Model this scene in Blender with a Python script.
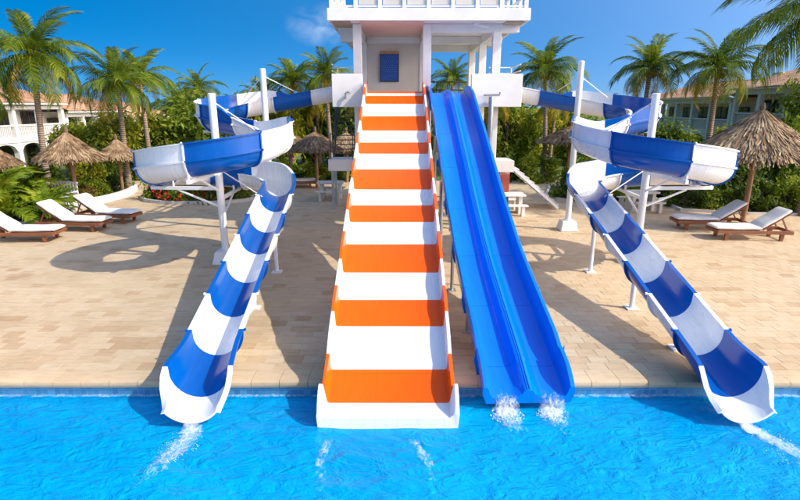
import bpy, math, random
import numpy as np
from mathutils import Vector, Matrix, noise

for o in list(bpy.data.objects):
    bpy.data.objects.remove(o)
SC = bpy.context.scene
COL = SC.collection
R = math.radians
PI = math.pi

# ------------------------------------------------------------------ camera
cam_d = bpy.data.cameras.new('camera')
cam = bpy.data.objects.new('camera', cam_d)
COL.objects.link(cam)
cam.location = (0, 0, 4.1)
cam.rotation_euler = (R(90 - 15.376), 0, 0)
cam_d.sensor_fit = 'HORIZONTAL'
cam_d.sensor_width = 36
cam_d.lens = 36 * 520 / 800
cam_d.clip_end = 3000
SC.camera = cam

# ------------------------------------------------------------------ light
SHIFT = Vector((-1.05, 0.38, -1.0)).normalized()      # the way the light travels
TOSUN = -SHIFT
world = bpy.data.worlds.new('World')
SC.world = world
world.use_nodes = True
nt = world.node_tree
nt.nodes.clear()
w_out = nt.nodes.new('ShaderNodeOutputWorld')
w_bg = nt.nodes.new('ShaderNodeBackground')
w_sky = nt.nodes.new('ShaderNodeTexSky')
w_sky.sky_type = 'NISHITA'
w_sky.sun_disc = False
w_sky.sun_elevation = math.asin(TOSUN.z)
w_sky.sun_rotation = math.atan2(TOSUN.x, TOSUN.y)
w_sky.altitude = 0
w_sky.air_density = 1.0
w_sky.dust_density = 7.0
w_sky.ozone_density = 3.2
w_hs = nt.nodes.new('ShaderNodeHueSaturation')
w_hs.inputs['Saturation'].default_value = 1.62
w_hs.inputs['Hue'].default_value = 0.494
w_bg.inputs['Strength'].default_value = 0.15
# clear tropical air: the deep blue comes down close to the horizon, all the way round
w_tc = nt.nodes.new('ShaderNodeTexCoord')
w_mp = nt.nodes.new('ShaderNodeMapping')
w_mp.inputs['Scale'].default_value = (1, 1, 3.2)
w_mp.inputs['Location'].default_value = (0, 0, 0.17)
w_nm = nt.nodes.new('ShaderNodeVectorMath'); w_nm.operation = 'NORMALIZE'
nt.links.new(w_tc.outputs['Generated'], w_mp.inputs[0])
nt.links.new(w_mp.outputs[0], w_nm.inputs[0])
nt.links.new(w_nm.outputs[0], w_sky.inputs[0])
nt.links.new(w_sky.outputs[0], w_hs.inputs['Color'])
# one faint wisp of cloud beside the tower roof
w_sub = nt.nodes.new('ShaderNodeVectorMath'); w_sub.operation = 'SUBTRACT'; w_sub.inputs[1].default_value = (-0.137, 0.98, 0.138)
w_scl = nt.nodes.new('ShaderNodeVectorMath'); w_scl.operation = 'MULTIPLY'; w_scl.inputs[1].default_value = (15, 8, 26)
w_len = nt.nodes.new('ShaderNodeVectorMath'); w_len.operation = 'LENGTH'
w_fall = nt.nodes.new('ShaderNodeMapRange'); w_fall.inputs['From Min'].default_value = 1.0; w_fall.inputs['From Max'].default_value = 0.0
w_noi = nt.nodes.new('ShaderNodeTexNoise'); w_noi.inputs['Scale'].default_value = 1.3; w_noi.inputs['Detail'].default_value = 6; w_noi.inputs['Distortion'].default_value = 0.6
w_cut = nt.nodes.new('ShaderNodeMapRange'); w_cut.inputs['From Min'].default_value = 0.38; w_cut.inputs['From Max'].default_value = 0.75; w_cut.inputs['To Max'].default_value = 0.5
w_mul = nt.nodes.new('ShaderNodeMath'); w_mul.operation = 'MULTIPLY'; w_mul.use_clamp = True
w_mix = nt.nodes.new('ShaderNodeMix'); w_mix.data_type = 'RGBA'; w_mix.inputs[7].default_value = (3.6, 3.9, 4.2, 1)
nt.links.new(w_tc.outputs['Generated'], w_sub.inputs[0]); nt.links.new(w_sub.outputs[0], w_scl.inputs[0])
nt.links.new(w_scl.outputs[0], w_len.inputs[0]); nt.links.new(w_len.outputs['Value'], w_fall.inputs[0])
nt.links.new(w_scl.outputs[0], w_noi.inputs['Vector']); nt.links.new(w_noi.outputs['Fac'], w_cut.inputs[0])
nt.links.new(w_fall.outputs[0], w_mul.inputs[0]); nt.links.new(w_cut.outputs[0], w_mul.inputs[1])
nt.links.new(w_mul.outputs[0], w_mix.inputs[0]); nt.links.new(w_hs.outputs[0], w_mix.inputs[6])
nt.links.new(w_mix.outputs[2], w_bg.inputs['Color'])
nt.links.new(w_bg.outputs[0], w_out.inputs['Surface'])

sun_d = bpy.data.lights.new('sun', 'SUN')
sun = bpy.data.objects.new('sun', sun_d)
COL.objects.link(sun)
sun_d.energy = 2.4
sun_d.angle = R(0.55)
sun_d.color = (1.0, 0.93, 0.82)
sun.rotation_euler = SHIFT.to_track_quat('-Z', 'Y').to_euler()
sun.location = (20, -5, 25)

SC.view_settings.view_transform = 'Standard'
SC.view_settings.look = 'None'
SC.view_settings.exposure = 1.0
SC.view_settings.gamma = 1
SC.view_settings.use_curve_mapping = False
SC.render.engine = 'CYCLES'
SC.cycles.max_bounces = 8
SC.cycles.transparent_max_bounces = 12
SC.cycles.use_denoising = True

random.seed(7)
RNG = np.random.default_rng(7)

# ------------------------------------------------------------------ materials
def new_mat(name):
    m = bpy.data.materials.new(name)
    m.use_nodes = True
    n = m.node_tree.nodes
    n.clear()
    out = n.new('ShaderNodeOutputMaterial')
    b = n.new('ShaderNodeBsdfPrincipled')
    m.node_tree.links.new(b.outputs[0], out.inputs['Surface'])
    return m, n, m.node_tree.links, b, out

def rgba(c):
    return (c[0], c[1], c[2], 1)

def ramp(n, l, src, stops):
    r = n.new('ShaderNodeValToRGB')
    e = r.color_ramp.elements
    while len(e) < len(stops):
        e.new(0.5)
    for k, (p, c) in enumerate(stops):
        e[k].position = p
        e[k].color = rgba(c)
    l.new(src, r.inputs[0])
    return r.outputs[0]

def noise_tex(n, l, scale, detail=4, vec=None, rough=0.55, dist=0.0):
    t = n.new('ShaderNodeTexNoise')
    t.inputs['Scale'].default_value = scale
    t.inputs['Detail'].default_value = detail
    t.inputs['Roughness'].default_value = rough
    t.inputs['Distortion'].default_value = dist
    if vec is not None:
        l.new(vec, t.inputs['Vector'])
    return t.outputs['Fac']

def coords(n, l, kind='Object', scale=(1, 1, 1)):
    tc = n.new('ShaderNodeTexCoord')
    mp = n.new('ShaderNodeMapping')
    mp.inputs['Scale'].default_value = scale
    l.new(tc.outputs[kind], mp.inputs['Vector'])
    return mp.outputs[0]

def bump(n, l, b, h, strength, dist=0.02):
    bp = n.new('ShaderNodeBump')
    bp.inputs['Strength'].default_value = strength
    bp.inputs['Distance'].default_value = dist
    l.new(h, bp.inputs['Height'])
    l.new(bp.outputs[0], b.inputs['Normal'])
    return bp

def M_surface(name, c1, c2, rough=0.6, scale=3.0, bstr=0.0, bscale=40, spec=0.5, coat=0.0, metal=0.0, stretch=(1, 1, 1), coat_rough=0.05):
    m, n, l, b, o = new_mat(name)
    v = coords(n, l, 'Object', stretch)
    f = noise_tex(n, l, scale, 5, v)
    l.new(ramp(n, l, f, [(0.3, c1), (0.7, c2)]), b.inputs['Base Color'])
    b.inputs['Roughness'].default_value = rough
    b.inputs['Metallic'].default_value = metal
    b.inputs['Specular IOR Level'].default_value = spec
    b.inputs['Coat Weight'].default_value = coat
    b.inputs['Coat Roughness'].default_value = coat_rough
    if bstr:
        bump(n, l, b, noise_tex(n, l, bscale, 4, v), bstr)
    return m

def M_gelcoat(name, c, rough=0.22, spec=0.5):
    """fibreglass with a glossy gel coat, faint scuffs along the ride"""
    m, n, l, b, o = new_mat(name)
    v = coords(n, l, 'Object', (6, 0.7, 0.7))
    f = noise_tex(n, l, 2.2, 6, v, 0.65)
    b.inputs['Specular IOR Level'].default_value = spec
    d = tuple(x * 0.88 for x in c)
    l.new(ramp(n, l, f, [(0.28, d), (0.5, c), (0.8, tuple(min(1, x * 1.03 + 0.005) for x in c))]), b.inputs['Base Color'])
    mr = n.new('ShaderNodeMapRange')
    mr.inputs['To Min'].default_value = rough * 0.7
    mr.inputs['To Max'].default_value = rough * 1.7
    l.new(noise_tex(n, l, 5, 5, v), mr.inputs[0])
    l.new(mr.outputs[0], b.inputs['Roughness'])
    bump(n, l, b, noise_tex(n, l, 3.0, 2, coords(n, l)), 0.06, 0.05)
    return m

def M_leaf(name, c1, c2, c3, trans=0.3, scale=0.9):
    m, n, l, b, o = new_mat(name)
    geo = n.new('ShaderNodeNewGeometry')
    oi = n.new('ShaderNodeObjectInfo')
    f = noise_tex(n, l, scale, 3, geo.outputs['Position'])
    f2 = n.new('ShaderNodeMath'); f2.operation = 'ADD'
    r2 = n.new('ShaderNodeMath'); r2.operation = 'MULTIPLY_ADD'
    l.new(geo.outputs['Random Per Island'], r2.inputs[0])
    r2.inputs[1].default_value = 0.34
    r2.inputs[2].default_value = -0.17
    l.new(f, f2.inputs[0]); l.new(r2.outputs[0], f2.inputs[1])
    f3 = n.new('ShaderNodeMath'); f3.operation = 'MULTIPLY_ADD'
    l.new(oi.outputs['Random'], f3.inputs[0]); f3.inputs[1].default_value = 0.16
    l.new(f2.outputs[0], f3.inputs[2])
    col = ramp(n, l, f3.outputs[0], [(0.36, c1), (0.58, c2), (0.8, c3)])
    l.new(col, b.inputs['Base Color'])
    b.inputs['Roughness'].default_value = 0.5
    b.inputs['Specular IOR Level'].default_value = 0.22
    tr = n.new('ShaderNodeBsdfTranslucent')
    l.new(col, tr.inputs['Color'])
    mx = n.new('ShaderNodeMixShader')
    mx.inputs[0].default_value = trans
    l.new(b.outputs[0], mx.inputs[1]); l.new(tr.outputs[0], mx.inputs[2])
    l.new(mx.outputs[0], o.inputs['Surface'])
    return m

MT = {}
MT['white_gel'] = M_gelcoat('white gelcoat', (0.78, 0.78, 0.77), 0.24)
MT['blue_gel'] = M_gelcoat('royal blue gelcoat', (0.0, 0.082, 0.36), 0.16, 0.4)
MT['azure_gel'] = M_gelcoat('azure gelcoat', (0.0, 0.16, 0.70), 0.16, 0.35)
MT['orange_gel'] = M_gelcoat('orange gelcoat', (0.91, 0.102, 0.0), 0.2, 0.25)
MT['white_steel'] = M_surface('white painted steel', (0.74, 0.75, 0.76), (0.82, 0.82, 0.81), 0.4, 2)
MT['grey_steel'] = M_surface('galvanised steel', (0.35, 0.36, 0.38), (0.5, 0.51, 0.52), 0.38, 6, metal=0.7)
MT['dark_steel'] = M_surface('dark painted steel', (0.02, 0.02, 0.022), (0.05, 0.05, 0.05), 0.4, 6)
MT['white_plaster'] = M_surface('white plaster', (0.70, 0.68, 0.64), (0.82, 0.81, 0.78), 0.75, 1.3, 0.12, 60)
MT['cream_plaster'] = M_surface('cream plaster', (0.56, 0.52, 0.45), (0.66, 0.62, 0.55), 0.8, 1.0, 0.12, 50)
MT['peach_bounce'] = M_surface('peach ceiling bounce tint', (0.72, 0.50, 0.42), (0.80, 0.58, 0.49), 0.8, 1.0)  # orange slide's bounced light on the ceiling, put into the base colour
MT['villa_cream'] = M_surface('warm villa render', (0.78, 0.60, 0.40), (0.86, 0.69, 0.48), 0.8, 0.8, 0.1, 40)
MT['soffit_wood'] = M_surface('soffit boards', (0.36, 0.27, 0.17), (0.52, 0.42, 0.28), 0.7, 5, 0.1, 40, stretch=(1, 8, 1))
MT['concrete'] = M_surface('pale concrete', (0.46, 0.44, 0.40), (0.6, 0.57, 0.52), 0.85, 2.0, 0.2, 30)
MT['teak'] = M_surface('oiled teak', (0.16, 0.055, 0.022), (0.28, 0.105, 0.042), 0.45, 3, 0.1, 30, stretch=(1, 9, 9))
MT['cushion'] = M_surface('cream cushion cloth', (0.70, 0.67, 0.60), (0.79, 0.77, 0.71), 0.9, 4, 0.15, 25)
MT['thatch'] = M_leaf('dry palm thatch', (0.17, 0.105, 0.055), (0.34, 0.22, 0.12), (0.50, 0.36, 0.21), 0.08, 3.0)
MT['thatch_core'] = M_surface('thatch core', (0.10, 0.06, 0.03), (0.22, 0.14, 0.075), 0.95, 20, 0.5, 60)
MT['pole_wood'] = M_surface('weathered pole', (0.20, 0.10, 0.05), (0.34, 0.19, 0.10), 0.8, 4, 0.3, 20, stretch=(6, 6, 1))
MT['palm_leaf'] = M_leaf('palm leaflets', (0.060, 0.115, 0.008), (0.145, 0.215, 0.014), (0.30, 0.33, 0.025), 0.42, 0.8)
MT['palm_old'] = M_leaf('yellowing palm leaflets', (0.22, 0.17, 0.012), (0.40, 0.30, 0.02), (0.50, 0.36, 0.04), 0.35, 0.8)
MT['leaf_mid'] = M_leaf('mid green leaves', (0.065, 0.115, 0.008), (0.165, 0.235, 0.014), (0.31, 0.35, 0.025), 0.45)
MT['leaf_dark'] = M_leaf('dark green leaves', (0.04, 0.08, 0.008), (0.10, 0.165, 0.014), (0.20, 0.265, 0.022), 0.42)
MT['leaf_yellow'] = M_leaf('yellow green leaves', (0.12, 0.155, 0.008), (0.27, 0.295, 0.014), (0.44, 0.40, 0.025), 0.46)
MT['leaf_fern'] = M_leaf('fern leaves', (0.08, 0.14, 0.006), (0.20, 0.28, 0.012), (0.36, 0.40, 0.025), 0.4, 1.4)
MT['leaf_croton'] = M_leaf('croton leaves', (0.10, 0.03, 0.012), (0.16, 0.13, 0.015), (0.32, 0.20, 0.03), 0.25, 2.0)
MT['petal'] = M_leaf('red petals', (0.35, 0.012, 0.008), (0.6, 0.03, 0.015), (0.75, 0.10, 0.05), 0.2, 3)
MT['bark'] = M_surface('bark', (0.09, 0.065, 0.045), (0.20, 0.15, 0.105), 0.9, 5, 0.5, 15, stretch=(3, 3, 1))
MT['glass_dark'] = M_surface('window glass', (0.015, 0.018, 0.02), (0.04, 0.045, 0.05), 0.08, 1.0)
MT['shutter'] = M_surface('brown joinery', (0.09, 0.045, 0.025), (0.15, 0.08, 0.045), 0.6, 4)
MT['soil'] = M_surface('garden soil', (0.05, 0.038, 0.02), (0.11, 0.10, 0.04), 0.95, 1.5, 0.5, 8)
MT['grass'] = M_surface('lawn', (0.05, 0.085, 0.012), (0.13, 0.17, 0.03), 0.95, 1.2, 0.6, 30)
MT['foam'] = None

# palm trunk: ring scars
m, n, l, b, o = new_mat('palm trunk')
v = coords(n, l)
wv = n.new('ShaderNodeTexWave')
wv.wave_type = 'BANDS'; wv.bands_direction = 'Z'
wv.inputs['Scale'].default_value = 3.2
wv.inputs['Distortion'].default_value = 2.0
wv.inputs['Detail'].default_value = 2
l.new(v, wv.inputs['Vector'])
l.new(ramp(n, l, wv.outputs['Fac'], [(0.1, (0.15, 0.10, 0.065)), (0.6, (0.30, 0.22, 0.15)), (1, (0.36, 0.28, 0.2))]), b.inputs['Base Color'])
b.inputs['Roughness'].default_value = 0.9
bump(n, l, b, wv.outputs['Fac'], 0.5, 0.03)
MT['palm_trunk'] = m

# clay roof
m, n, l, b, o = new_mat('clay roof tiles')
geo = n.new('ShaderNodeNewGeometry')
f = noise_tex(n, l, 1.6, 6, geo.outputs['Position'], 0.7)
l.new(ramp(n, l, f, [(0.3, (0.20, 0.10, 0.06)), (0.5, (0.42, 0.23, 0.13)), (0.72, (0.52, 0.36, 0.24))]), b.inputs['Base Color'])
b.inputs['Roughness'].default_value = 0.9
bump(n, l, b, noise_tex(n, l, 9, 4, geo.outputs['Position']), 0.6, 0.05)
MT['clay'] = m

# travertine pavers: per-piece tint + veining
m, n, l, b, o = new_mat('travertine paver')
at_ = n.new('ShaderNodeAttribute')
at_.attribute_name = 'tint'
geo = n.new('ShaderNodeNewGeometry')
mp = n.new('ShaderNodeMapping')
mp.inputs['Scale'].default_value = (1.2, 5, 5)
l.new(geo.outputs['Position'], mp.inputs['Vector'])
f = noise_tex(n, l, 2.6, 6, mp.outputs[0], 0.68)
base = ramp(n, l, at_.outputs['Fac'], [(0.0, (0.46, 0.31, 0.17)), (0.2, (0.53, 0.385, 0.23)), (0.4, (0.57, 0.43, 0.265)), (0.7, (0.585, 0.445, 0.28)), (1.0, (0.60, 0.465, 0.30))])
vein = ramp(n, l, f, [(0.25, (0.72, 0.68, 0.62)), (0.5, (1, 1, 1)), (0.8, (1.06, 1.05, 1.02))])
mxc = n.new('ShaderNodeMix'); mxc.data_type = 'RGBA'; mxc.blend_type = 'MULTIPLY'
mxc.inputs[0].default_value = 0.85
l.new(base, mxc.inputs[6]); l.new(vein, mxc.inputs[7])
big = ramp(n, l, noise_tex(n, l, 0.45, 4, geo.outputs['Position'], 0.6), [(0.3, (0.84, 0.82, 0.79)), (0.55, (1, 1, 1))])
mx2 = n.new('ShaderNodeMix'); mx2.data_type = 'RGBA'; mx2.blend_type = 'MULTIPLY'
mx2.inputs[0].default_value = 0.8
l.new(mxc.outputs[2], mx2.inputs[6]); l.new(big, mx2.inputs[7])
l.new(mx2.outputs[2], b.inputs['Base Color'])
b.inputs['Roughness'].default_value = 0.75
b.inputs['Specular IOR Level'].default_value = 0.3
bump(n, l, b, f, 0.25, 0.01)
MT['paver'] = m
MT['grout'] = M_surface('sand grout', (0.48, 0.37, 0.25), (0.53, 0.41, 0.285), 0.95, 3, 0.2, 40)

# pool mosaic
m, n, l, b, o = new_mat('pool mosaic')
geo = n.new('ShaderNodeNewGeometry')
vm = n.new('ShaderNodeVectorMath'); vm.operation = 'ADD'
sw = n.new('ShaderNodeCombineXYZ'); sp = n.new('ShaderNodeSeparateXYZ')
l.new(geo.outputs['Position'], sp.inputs[0])
ad = n.new('ShaderNodeMath'); ad.operation = 'ADD'
l.new(sp.outputs['Y'], ad.inputs[0]); l.new(sp.outputs['Z'], ad.inputs[1])
l.new(sp.outputs['X'], sw.inputs[0]); l.new(ad.outputs[0], sw.inputs[1])
bk = n.new('ShaderNodeTexBrick')
bk.offset = 0.0
bk.inputs['Scale'].default_value = 1.0
bk.inputs['Brick Width'].default_value = 0.1
bk.inputs['Row Height'].default_value = 0.1
bk.inputs['Mortar Size'].default_value = 0.006
bk.inputs['Color1'].default_value = (0.14, 0.46, 0.68, 1)
bk.inputs['Color2'].default_value = (0.28, 0.60, 0.78, 1)
bk.inputs['Mortar'].default_value = (0.5, 0.66, 0.72, 1)
l.new(sw.outputs[0], bk.inputs['Vector'])
l.new(bk.outputs['Color'], b.inputs['Base Color'])
b.inputs['Roughness'].default_value = 0.25
MT['mosaic'] = m
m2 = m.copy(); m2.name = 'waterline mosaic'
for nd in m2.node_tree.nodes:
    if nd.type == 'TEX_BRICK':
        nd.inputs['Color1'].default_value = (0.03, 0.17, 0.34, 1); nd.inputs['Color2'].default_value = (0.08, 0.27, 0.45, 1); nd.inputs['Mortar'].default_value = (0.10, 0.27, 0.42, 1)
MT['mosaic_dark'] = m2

# water: part tinted view of the pool, part light scattered back, fresnel mirror on top
m, n, l, b, o = new_mat('pool water')
n.remove(b)
geo = n.new('ShaderNodeNewGeometry')
mpa = n.new('ShaderNodeMapping'); mpa.inputs['Rotation'].default_value = (0, 0, R(32)); mpa.inputs['Scale'].default_value = (1.0, 1.9, 1)
l.new(geo.outputs['Position'], mpa.inputs['Vector'])
w1 = noise_tex(n, l, 3.0, 4, mpa.outputs[0], 0.6, 0.7)
w2 = noise_tex(n, l, 13, 3, mpa.outputs[0], 0.6, 0.4)
wa = n.new('ShaderNodeMath'); wa.operation = 'MULTIPLY_ADD'
l.new(w2, wa.inputs[0]); wa.inputs[1].default_value = 0.16; l.new(w1, wa.inputs[2])
bp = n.new('ShaderNodeBump'); bp.inputs['Strength'].default_value = 0.8; bp.inputs['Distance'].default_value = 0.12
l.new(wa.outputs[0], bp.inputs['Height'])
bg_ = n.new('ShaderNodeBump'); bg_.inputs['Strength'].default_value = 0.6; bg_.inputs['Distance'].default_value = 0.045
l.new(wa.outputs[0], bg_.inputs['Height'])
dif = n.new('ShaderNodeBsdfDiffuse')
l.new(ramp(n, l, noise_tex(n, l, 0.5, 3, geo.outputs['Position']), [(0.3, (0.0, 0.37, 0.80)), (0.7, (0.0, 0.46, 0.88))]), dif.inputs['Color'])
l.new(bp.outputs[0], dif.inputs['Normal'])
trp = n.new('ShaderNodeBsdfTransparent'); trp.inputs['Color'].default_value = (0.14, 0.80, 0.98, 1)
gl = n.new('ShaderNodeBsdfGlossy'); gl.inputs['Roughness'].default_value = 0.06
l.new(bg_.outputs[0], gl.inputs['Normal'])
fr = n.new('ShaderNodeFresnel'); fr.inputs['IOR'].default_value = 1.28
l.new(bg_.outputs[0], fr.inputs['Normal'])
mxa = n.new('ShaderNodeMixShader'); mxa.inputs[0].default_value = 0.66
l.new(trp.outputs[0], mxa.inputs[1]); l.new(dif.outputs[0], mxa.inputs[2])
mxb = n.new('ShaderNodeMixShader')
l.new(fr.outputs[0], mxb.inputs[0]); l.new(mxa.outputs[0], mxb.inputs[1]); l.new(gl.outputs[0], mxb.inputs[2])
l.new(mxb.outputs[0], o.inputs['Surface'])
MT['water'] = m

# foam: white, broken into wisps
m, n, l, b, o = new_mat('foam')
b.inputs['Base Color'].default_value = (0.86, 0.9, 0.92, 1)
b.inputs['Roughness'].default_value = 0.6
tcu = n.new('ShaderNodeAttribute'); tcu.attribute_name = 'dens'
geo = n.new('ShaderNodeNewGeometry')
mpf = n.new('ShaderNodeMapping'); mpf.inputs['Scale'].default_value = (1.5, 1.0, 1)
l.new(geo.outputs['Position'], mpf.inputs['Vector'])
nf = noise_tex(n, l, 9, 6, mpf.outputs[0], 0.72, 1.2)
ms = n.new('ShaderNodeMath'); ms.operation = 'ADD'
l.new(nf, ms.inputs[0]); l.new(tcu.outputs['Fac'], ms.inputs[1])
mr = n.new('ShaderNodeMapRange')
mr.inputs['From Min'].default_value = 0.84; mr.inputs['From Max'].default_value = 1.26
mr.inputs['To Min'].default_value = 0; mr.inputs['To Max'].default_value = 0.72
l.new(ms.outputs[0], mr.inputs[0])
tp = n.new('ShaderNodeBsdfTransparent')
mxs = n.new('ShaderNodeMixShader')
l.new(mr.outputs[0], mxs.inputs[0]); l.new(tp.outputs[0], mxs.inputs[1]); l.new(b.outputs[0], mxs.inputs[2])
l.new(mxs.outputs[0], o.inputs['Surface'])
MT['foam'] = m
MT['spray'] = M_surface('spray droplets', (0.8, 0.86, 0.9), (0.9, 0.93, 0.95), 0.25, 3)

# sign print: pale illegible rows on blue
m, n, l, b, o = new_mat('sign print')
v = coords(n, l)
bk = n.new('ShaderNodeTexBrick')
bk.offset = 0.37
for k, val in (('Scale', 1.0), ('Brick Width', 0.085), ('Row Height', 0.075), ('Mortar Size', 0.018)):
    bk.inputs[k].default_value = val
sx = n.new('ShaderNodeSeparateXYZ'); l.new(v, sx.inputs[0])
cx = n.new('ShaderNodeCombineXYZ'); l.new(sx.outputs['X'], cx.inputs[0]); l.new(sx.outputs['Z'], cx.inputs[1])
l.new(cx.outputs[0], bk.inputs['Vector'])
bk.inputs['Color1'].default_value = (0.015, 0.085, 0.36, 1)
bk.inputs['Color2'].default_value = (0.045, 0.15, 0.45, 1)
bk.inputs['Mortar'].default_value = (0.008, 0.055, 0.30, 1)
l.new(bk.outputs['Color'], b.inputs['Base Color'])
b.inputs['Roughness'].default_value = 0.35
MT['sign_blue'] = m
MT['sign_head'] = M_surface('sign header', (0.45, 0.16, 0.05), (0.6, 0.3, 0.12), 0.5, 8)
MT['red_thing'] = M_surface('brick red paint', (0.28, 0.05, 0.03), (0.36, 0.08, 0.05), 0.6, 4)

# ------------------------------------------------------------------ helpers
def tag(o, label=None, cat=None, group=None, kind=None):
    if label: o['label'] = label
    if cat: o['category'] = cat
    if group: o['group'] = group
    if kind: o['kind'] = kind
    return o

def empty(name, loc, rz=0.0):
    o = bpy.data.objects.new(name, None)
    COL.objects.link(o)
    o.empty_display_size = 0.2
    o.location = loc
    o.rotation_euler = (0, 0, rz)
    return o

def wmat(o):
    m = o.matrix_parent_inverse @ o.matrix_basis if o.parent else o.matrix_basis.copy()
    return wmat(o.parent) @ m if o.parent else m

class MB:
    def __init__(s):
        s.v = []; s.f = []; s.att = {}
    def add(s, vs, fs):
        k = len(s.v)
        s.v.extend([tuple(x) for x in vs])
        s.f.extend([tuple(i + k for i in f) for f in fs])
        return s
    def box(s, x0, x1, y0, y1, z0, z1):
        return s.add([(x0, y0, z0), (x1, y0, z0), (x1, y1, z0), (x0, y1, z0), (x0, y0, z1), (x1, y0, z1), (x1, y1, z1), (x0, y1, z1)],
                     [(0, 3, 2, 1), (4, 5, 6, 7), (0, 1, 5, 4), (1, 2, 6, 5), (2, 3, 7, 6), (3, 0, 4, 7)])
    def bbox(s, x0, x1, y0, y1, z0, z1, c=0.02):
        """box with chamfered vertical and top edges"""
        def ring(i, z):
            return [(x0 + i + c, y0 + i, z), (x1 - i - c, y0 + i, z), (x1 - i, y0 + i + c, z), (x1 - i, y1 - i - c, z), (x1 - i - c, y1 - i, z), (x0 + i + c, y1 - i, z), (x0 + i, y1 - i - c, z), (x0 + i, y0 + i + c, z)]
        vs = ring(c, z0) + ring(0, z0 + c) + ring(0, z1 - c) + ring(c, z1)
        fs = [tuple(range(7, -1, -1)), tuple(range(24, 32))]
        for a in range(3):
            for i in range(8):
                j = (i + 1) % 8
                fs.append((a * 8 + i, a * 8 + j, a * 8 + 8 + j, a * 8 + 8 + i))
        return s.add(vs, fs)
    def tube(s, pts, rad, n=10, caps=True, sx=1.0):
        pts = [Vector(p) for p in pts]
        if not isinstance(rad, (list, tuple)):
            rad = [rad] * len(pts)
        vs = []; fs = []
        ref = None
        for i, p in enumerate(pts):
            d = (pts[min(i + 1, len(pts) - 1)] - pts[max(i - 1, 0)]).normalized()
            if ref is None:
                ref = Vector((1, 0, 0)) if abs(d.x) < 0.9 else Vector((0, 1, 0))
            a = (ref - d * ref.dot(d)).normalized()
            ref = a
            c = d.cross(a)
            for k in range(n):
                t = 2 * PI * k / n
                vs.append(p + (a * math.cos(t) * sx + c * math.sin(t)) * rad[i])
        for i in range(len(pts) - 1):
            for k in range(n):
                j = (k + 1) % n
                fs.append((i * n + k, i * n + j, i * n + n + j, i * n + n + k))
        if caps:
            fs.append(tuple(range(n - 1, -1, -1)))
            e = (len(pts) - 1) * n
            fs.append(tuple(range(e, e + n)))
        return s.add(vs, fs)
    def beam(s, a, b, w, h):
        """rectangular bar from a to b"""
        a = Vector(a); b = Vector(b)
        d = (b - a).normalized()
        up = Vector((0, 0, 1)) if abs(d.z) < 0.95 else Vector((0, 1, 0))
        sd = d.cross(up).normalized()
        u = sd.cross(d)
        vs = []
        for p in (a, b):
            for i, j in ((-1, -1), (1, -1), (1, 1), (-1, 1)):
                vs.append(p + sd * i * w / 2 + u * j * h / 2)
        return s.add(vs, [(3, 2, 1, 0), (4, 5, 6, 7), (0, 1, 5, 4), (1, 2, 6, 5), (2, 3, 7, 6), (3, 0, 4, 7)])
    def sweep(s, rings, caps=True, closed=True):
        n = len(rings[0]); k = len(s.v)
        for r in rings:
            s.v.extend([tuple(p) for p in r])
        for i in range(len(rings) - 1):
            for a in range(n if closed else n - 1):
                b2 = (a + 1) % n
                s.f.append((k + i * n + a, k + i * n + b2, k + i * n + n + b2, k + i * n + n + a))
        if caps:
            s.f.append(tuple(k + a for a in range(n - 1, -1, -1)))
            e = k + (len(rings) - 1) * n
            s.f.append(tuple(e + a for a in range(n)))
        return s
    def mesh(s, name, mat=None, smooth=None):
        me = bpy.data.meshes.new(name)
        me.from_pydata(s.v, [], s.f)
        me.update()
        if mat:
            me.materials.append(MT[mat] if isinstance(mat, str) else mat)
        if smooth:
            me.polygons.foreach_set('use_smooth', [True] * len(me.polygons))
            me.set_sharp_from_angle(angle=R(smooth))
        return me
    def build(s, name, mat, parent=None, smooth=None, local=False, bevel=0.0):
        me = s.mesh(name, mat, smooth)
        return link(name, me, parent, local, bevel)

def link(name, me, parent=None, local=False, bevel=0.0):
    o = bpy.data.objects.new(name, me)
    COL.objects.link(o)
    if parent:
        o.parent = parent
        if not local:
            o.matrix_parent_inverse = wmat(parent).inverted()
    if bevel:
        md = o.modifiers.new('bevel', 'BEVEL')
        md.width = bevel; md.segments = 2; md.limit_method = 'ANGLE'; md.angle_limit = R(40)
    return o

def np_mesh(name, V, F, mat, att=None, smooth=False):
    """V (n,3), F (m,k) numpy"""
    me = bpy.data.meshes.new(name)
    k = F.shape[1]
    me.vertices.add(len(V)); me.vertices.foreach_set('co', V.astype(np.float32).ravel())
    me.loops.add(F.size); me.loops.foreach_set('vertex_index', F.astype(np.int32).ravel())
    me.polygons.add(len(F)); me.polygons.foreach_set('loop_start', np.arange(0, F.size, k, dtype=np.int32))
    me.update(calc_edges=True)
    me.validate()
    me.materials.append(MT[mat])
    me.polygons.foreach_set('use_smooth', [bool(smooth)] * len(me.polygons))
    if att is not None:
        a = me.attributes.new(att[0], 'FLOAT', att[2])
        a.data.foreach_set('value', np.asarray(att[1], dtype=np.float32))
    return me

def copy_thing(o, loc, rz, label):
    c = o.copy(); COL.objects.link(c)
    c.location = loc; c.rotation_euler = (0, 0, rz); c['label'] = label
    for ch in o.children:
        d = ch.copy(); COL.objects.link(d); d.parent = c
        for g in ch.children:
            e = g.copy(); COL.objects.link(e); e.parent = d
    return c

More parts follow.
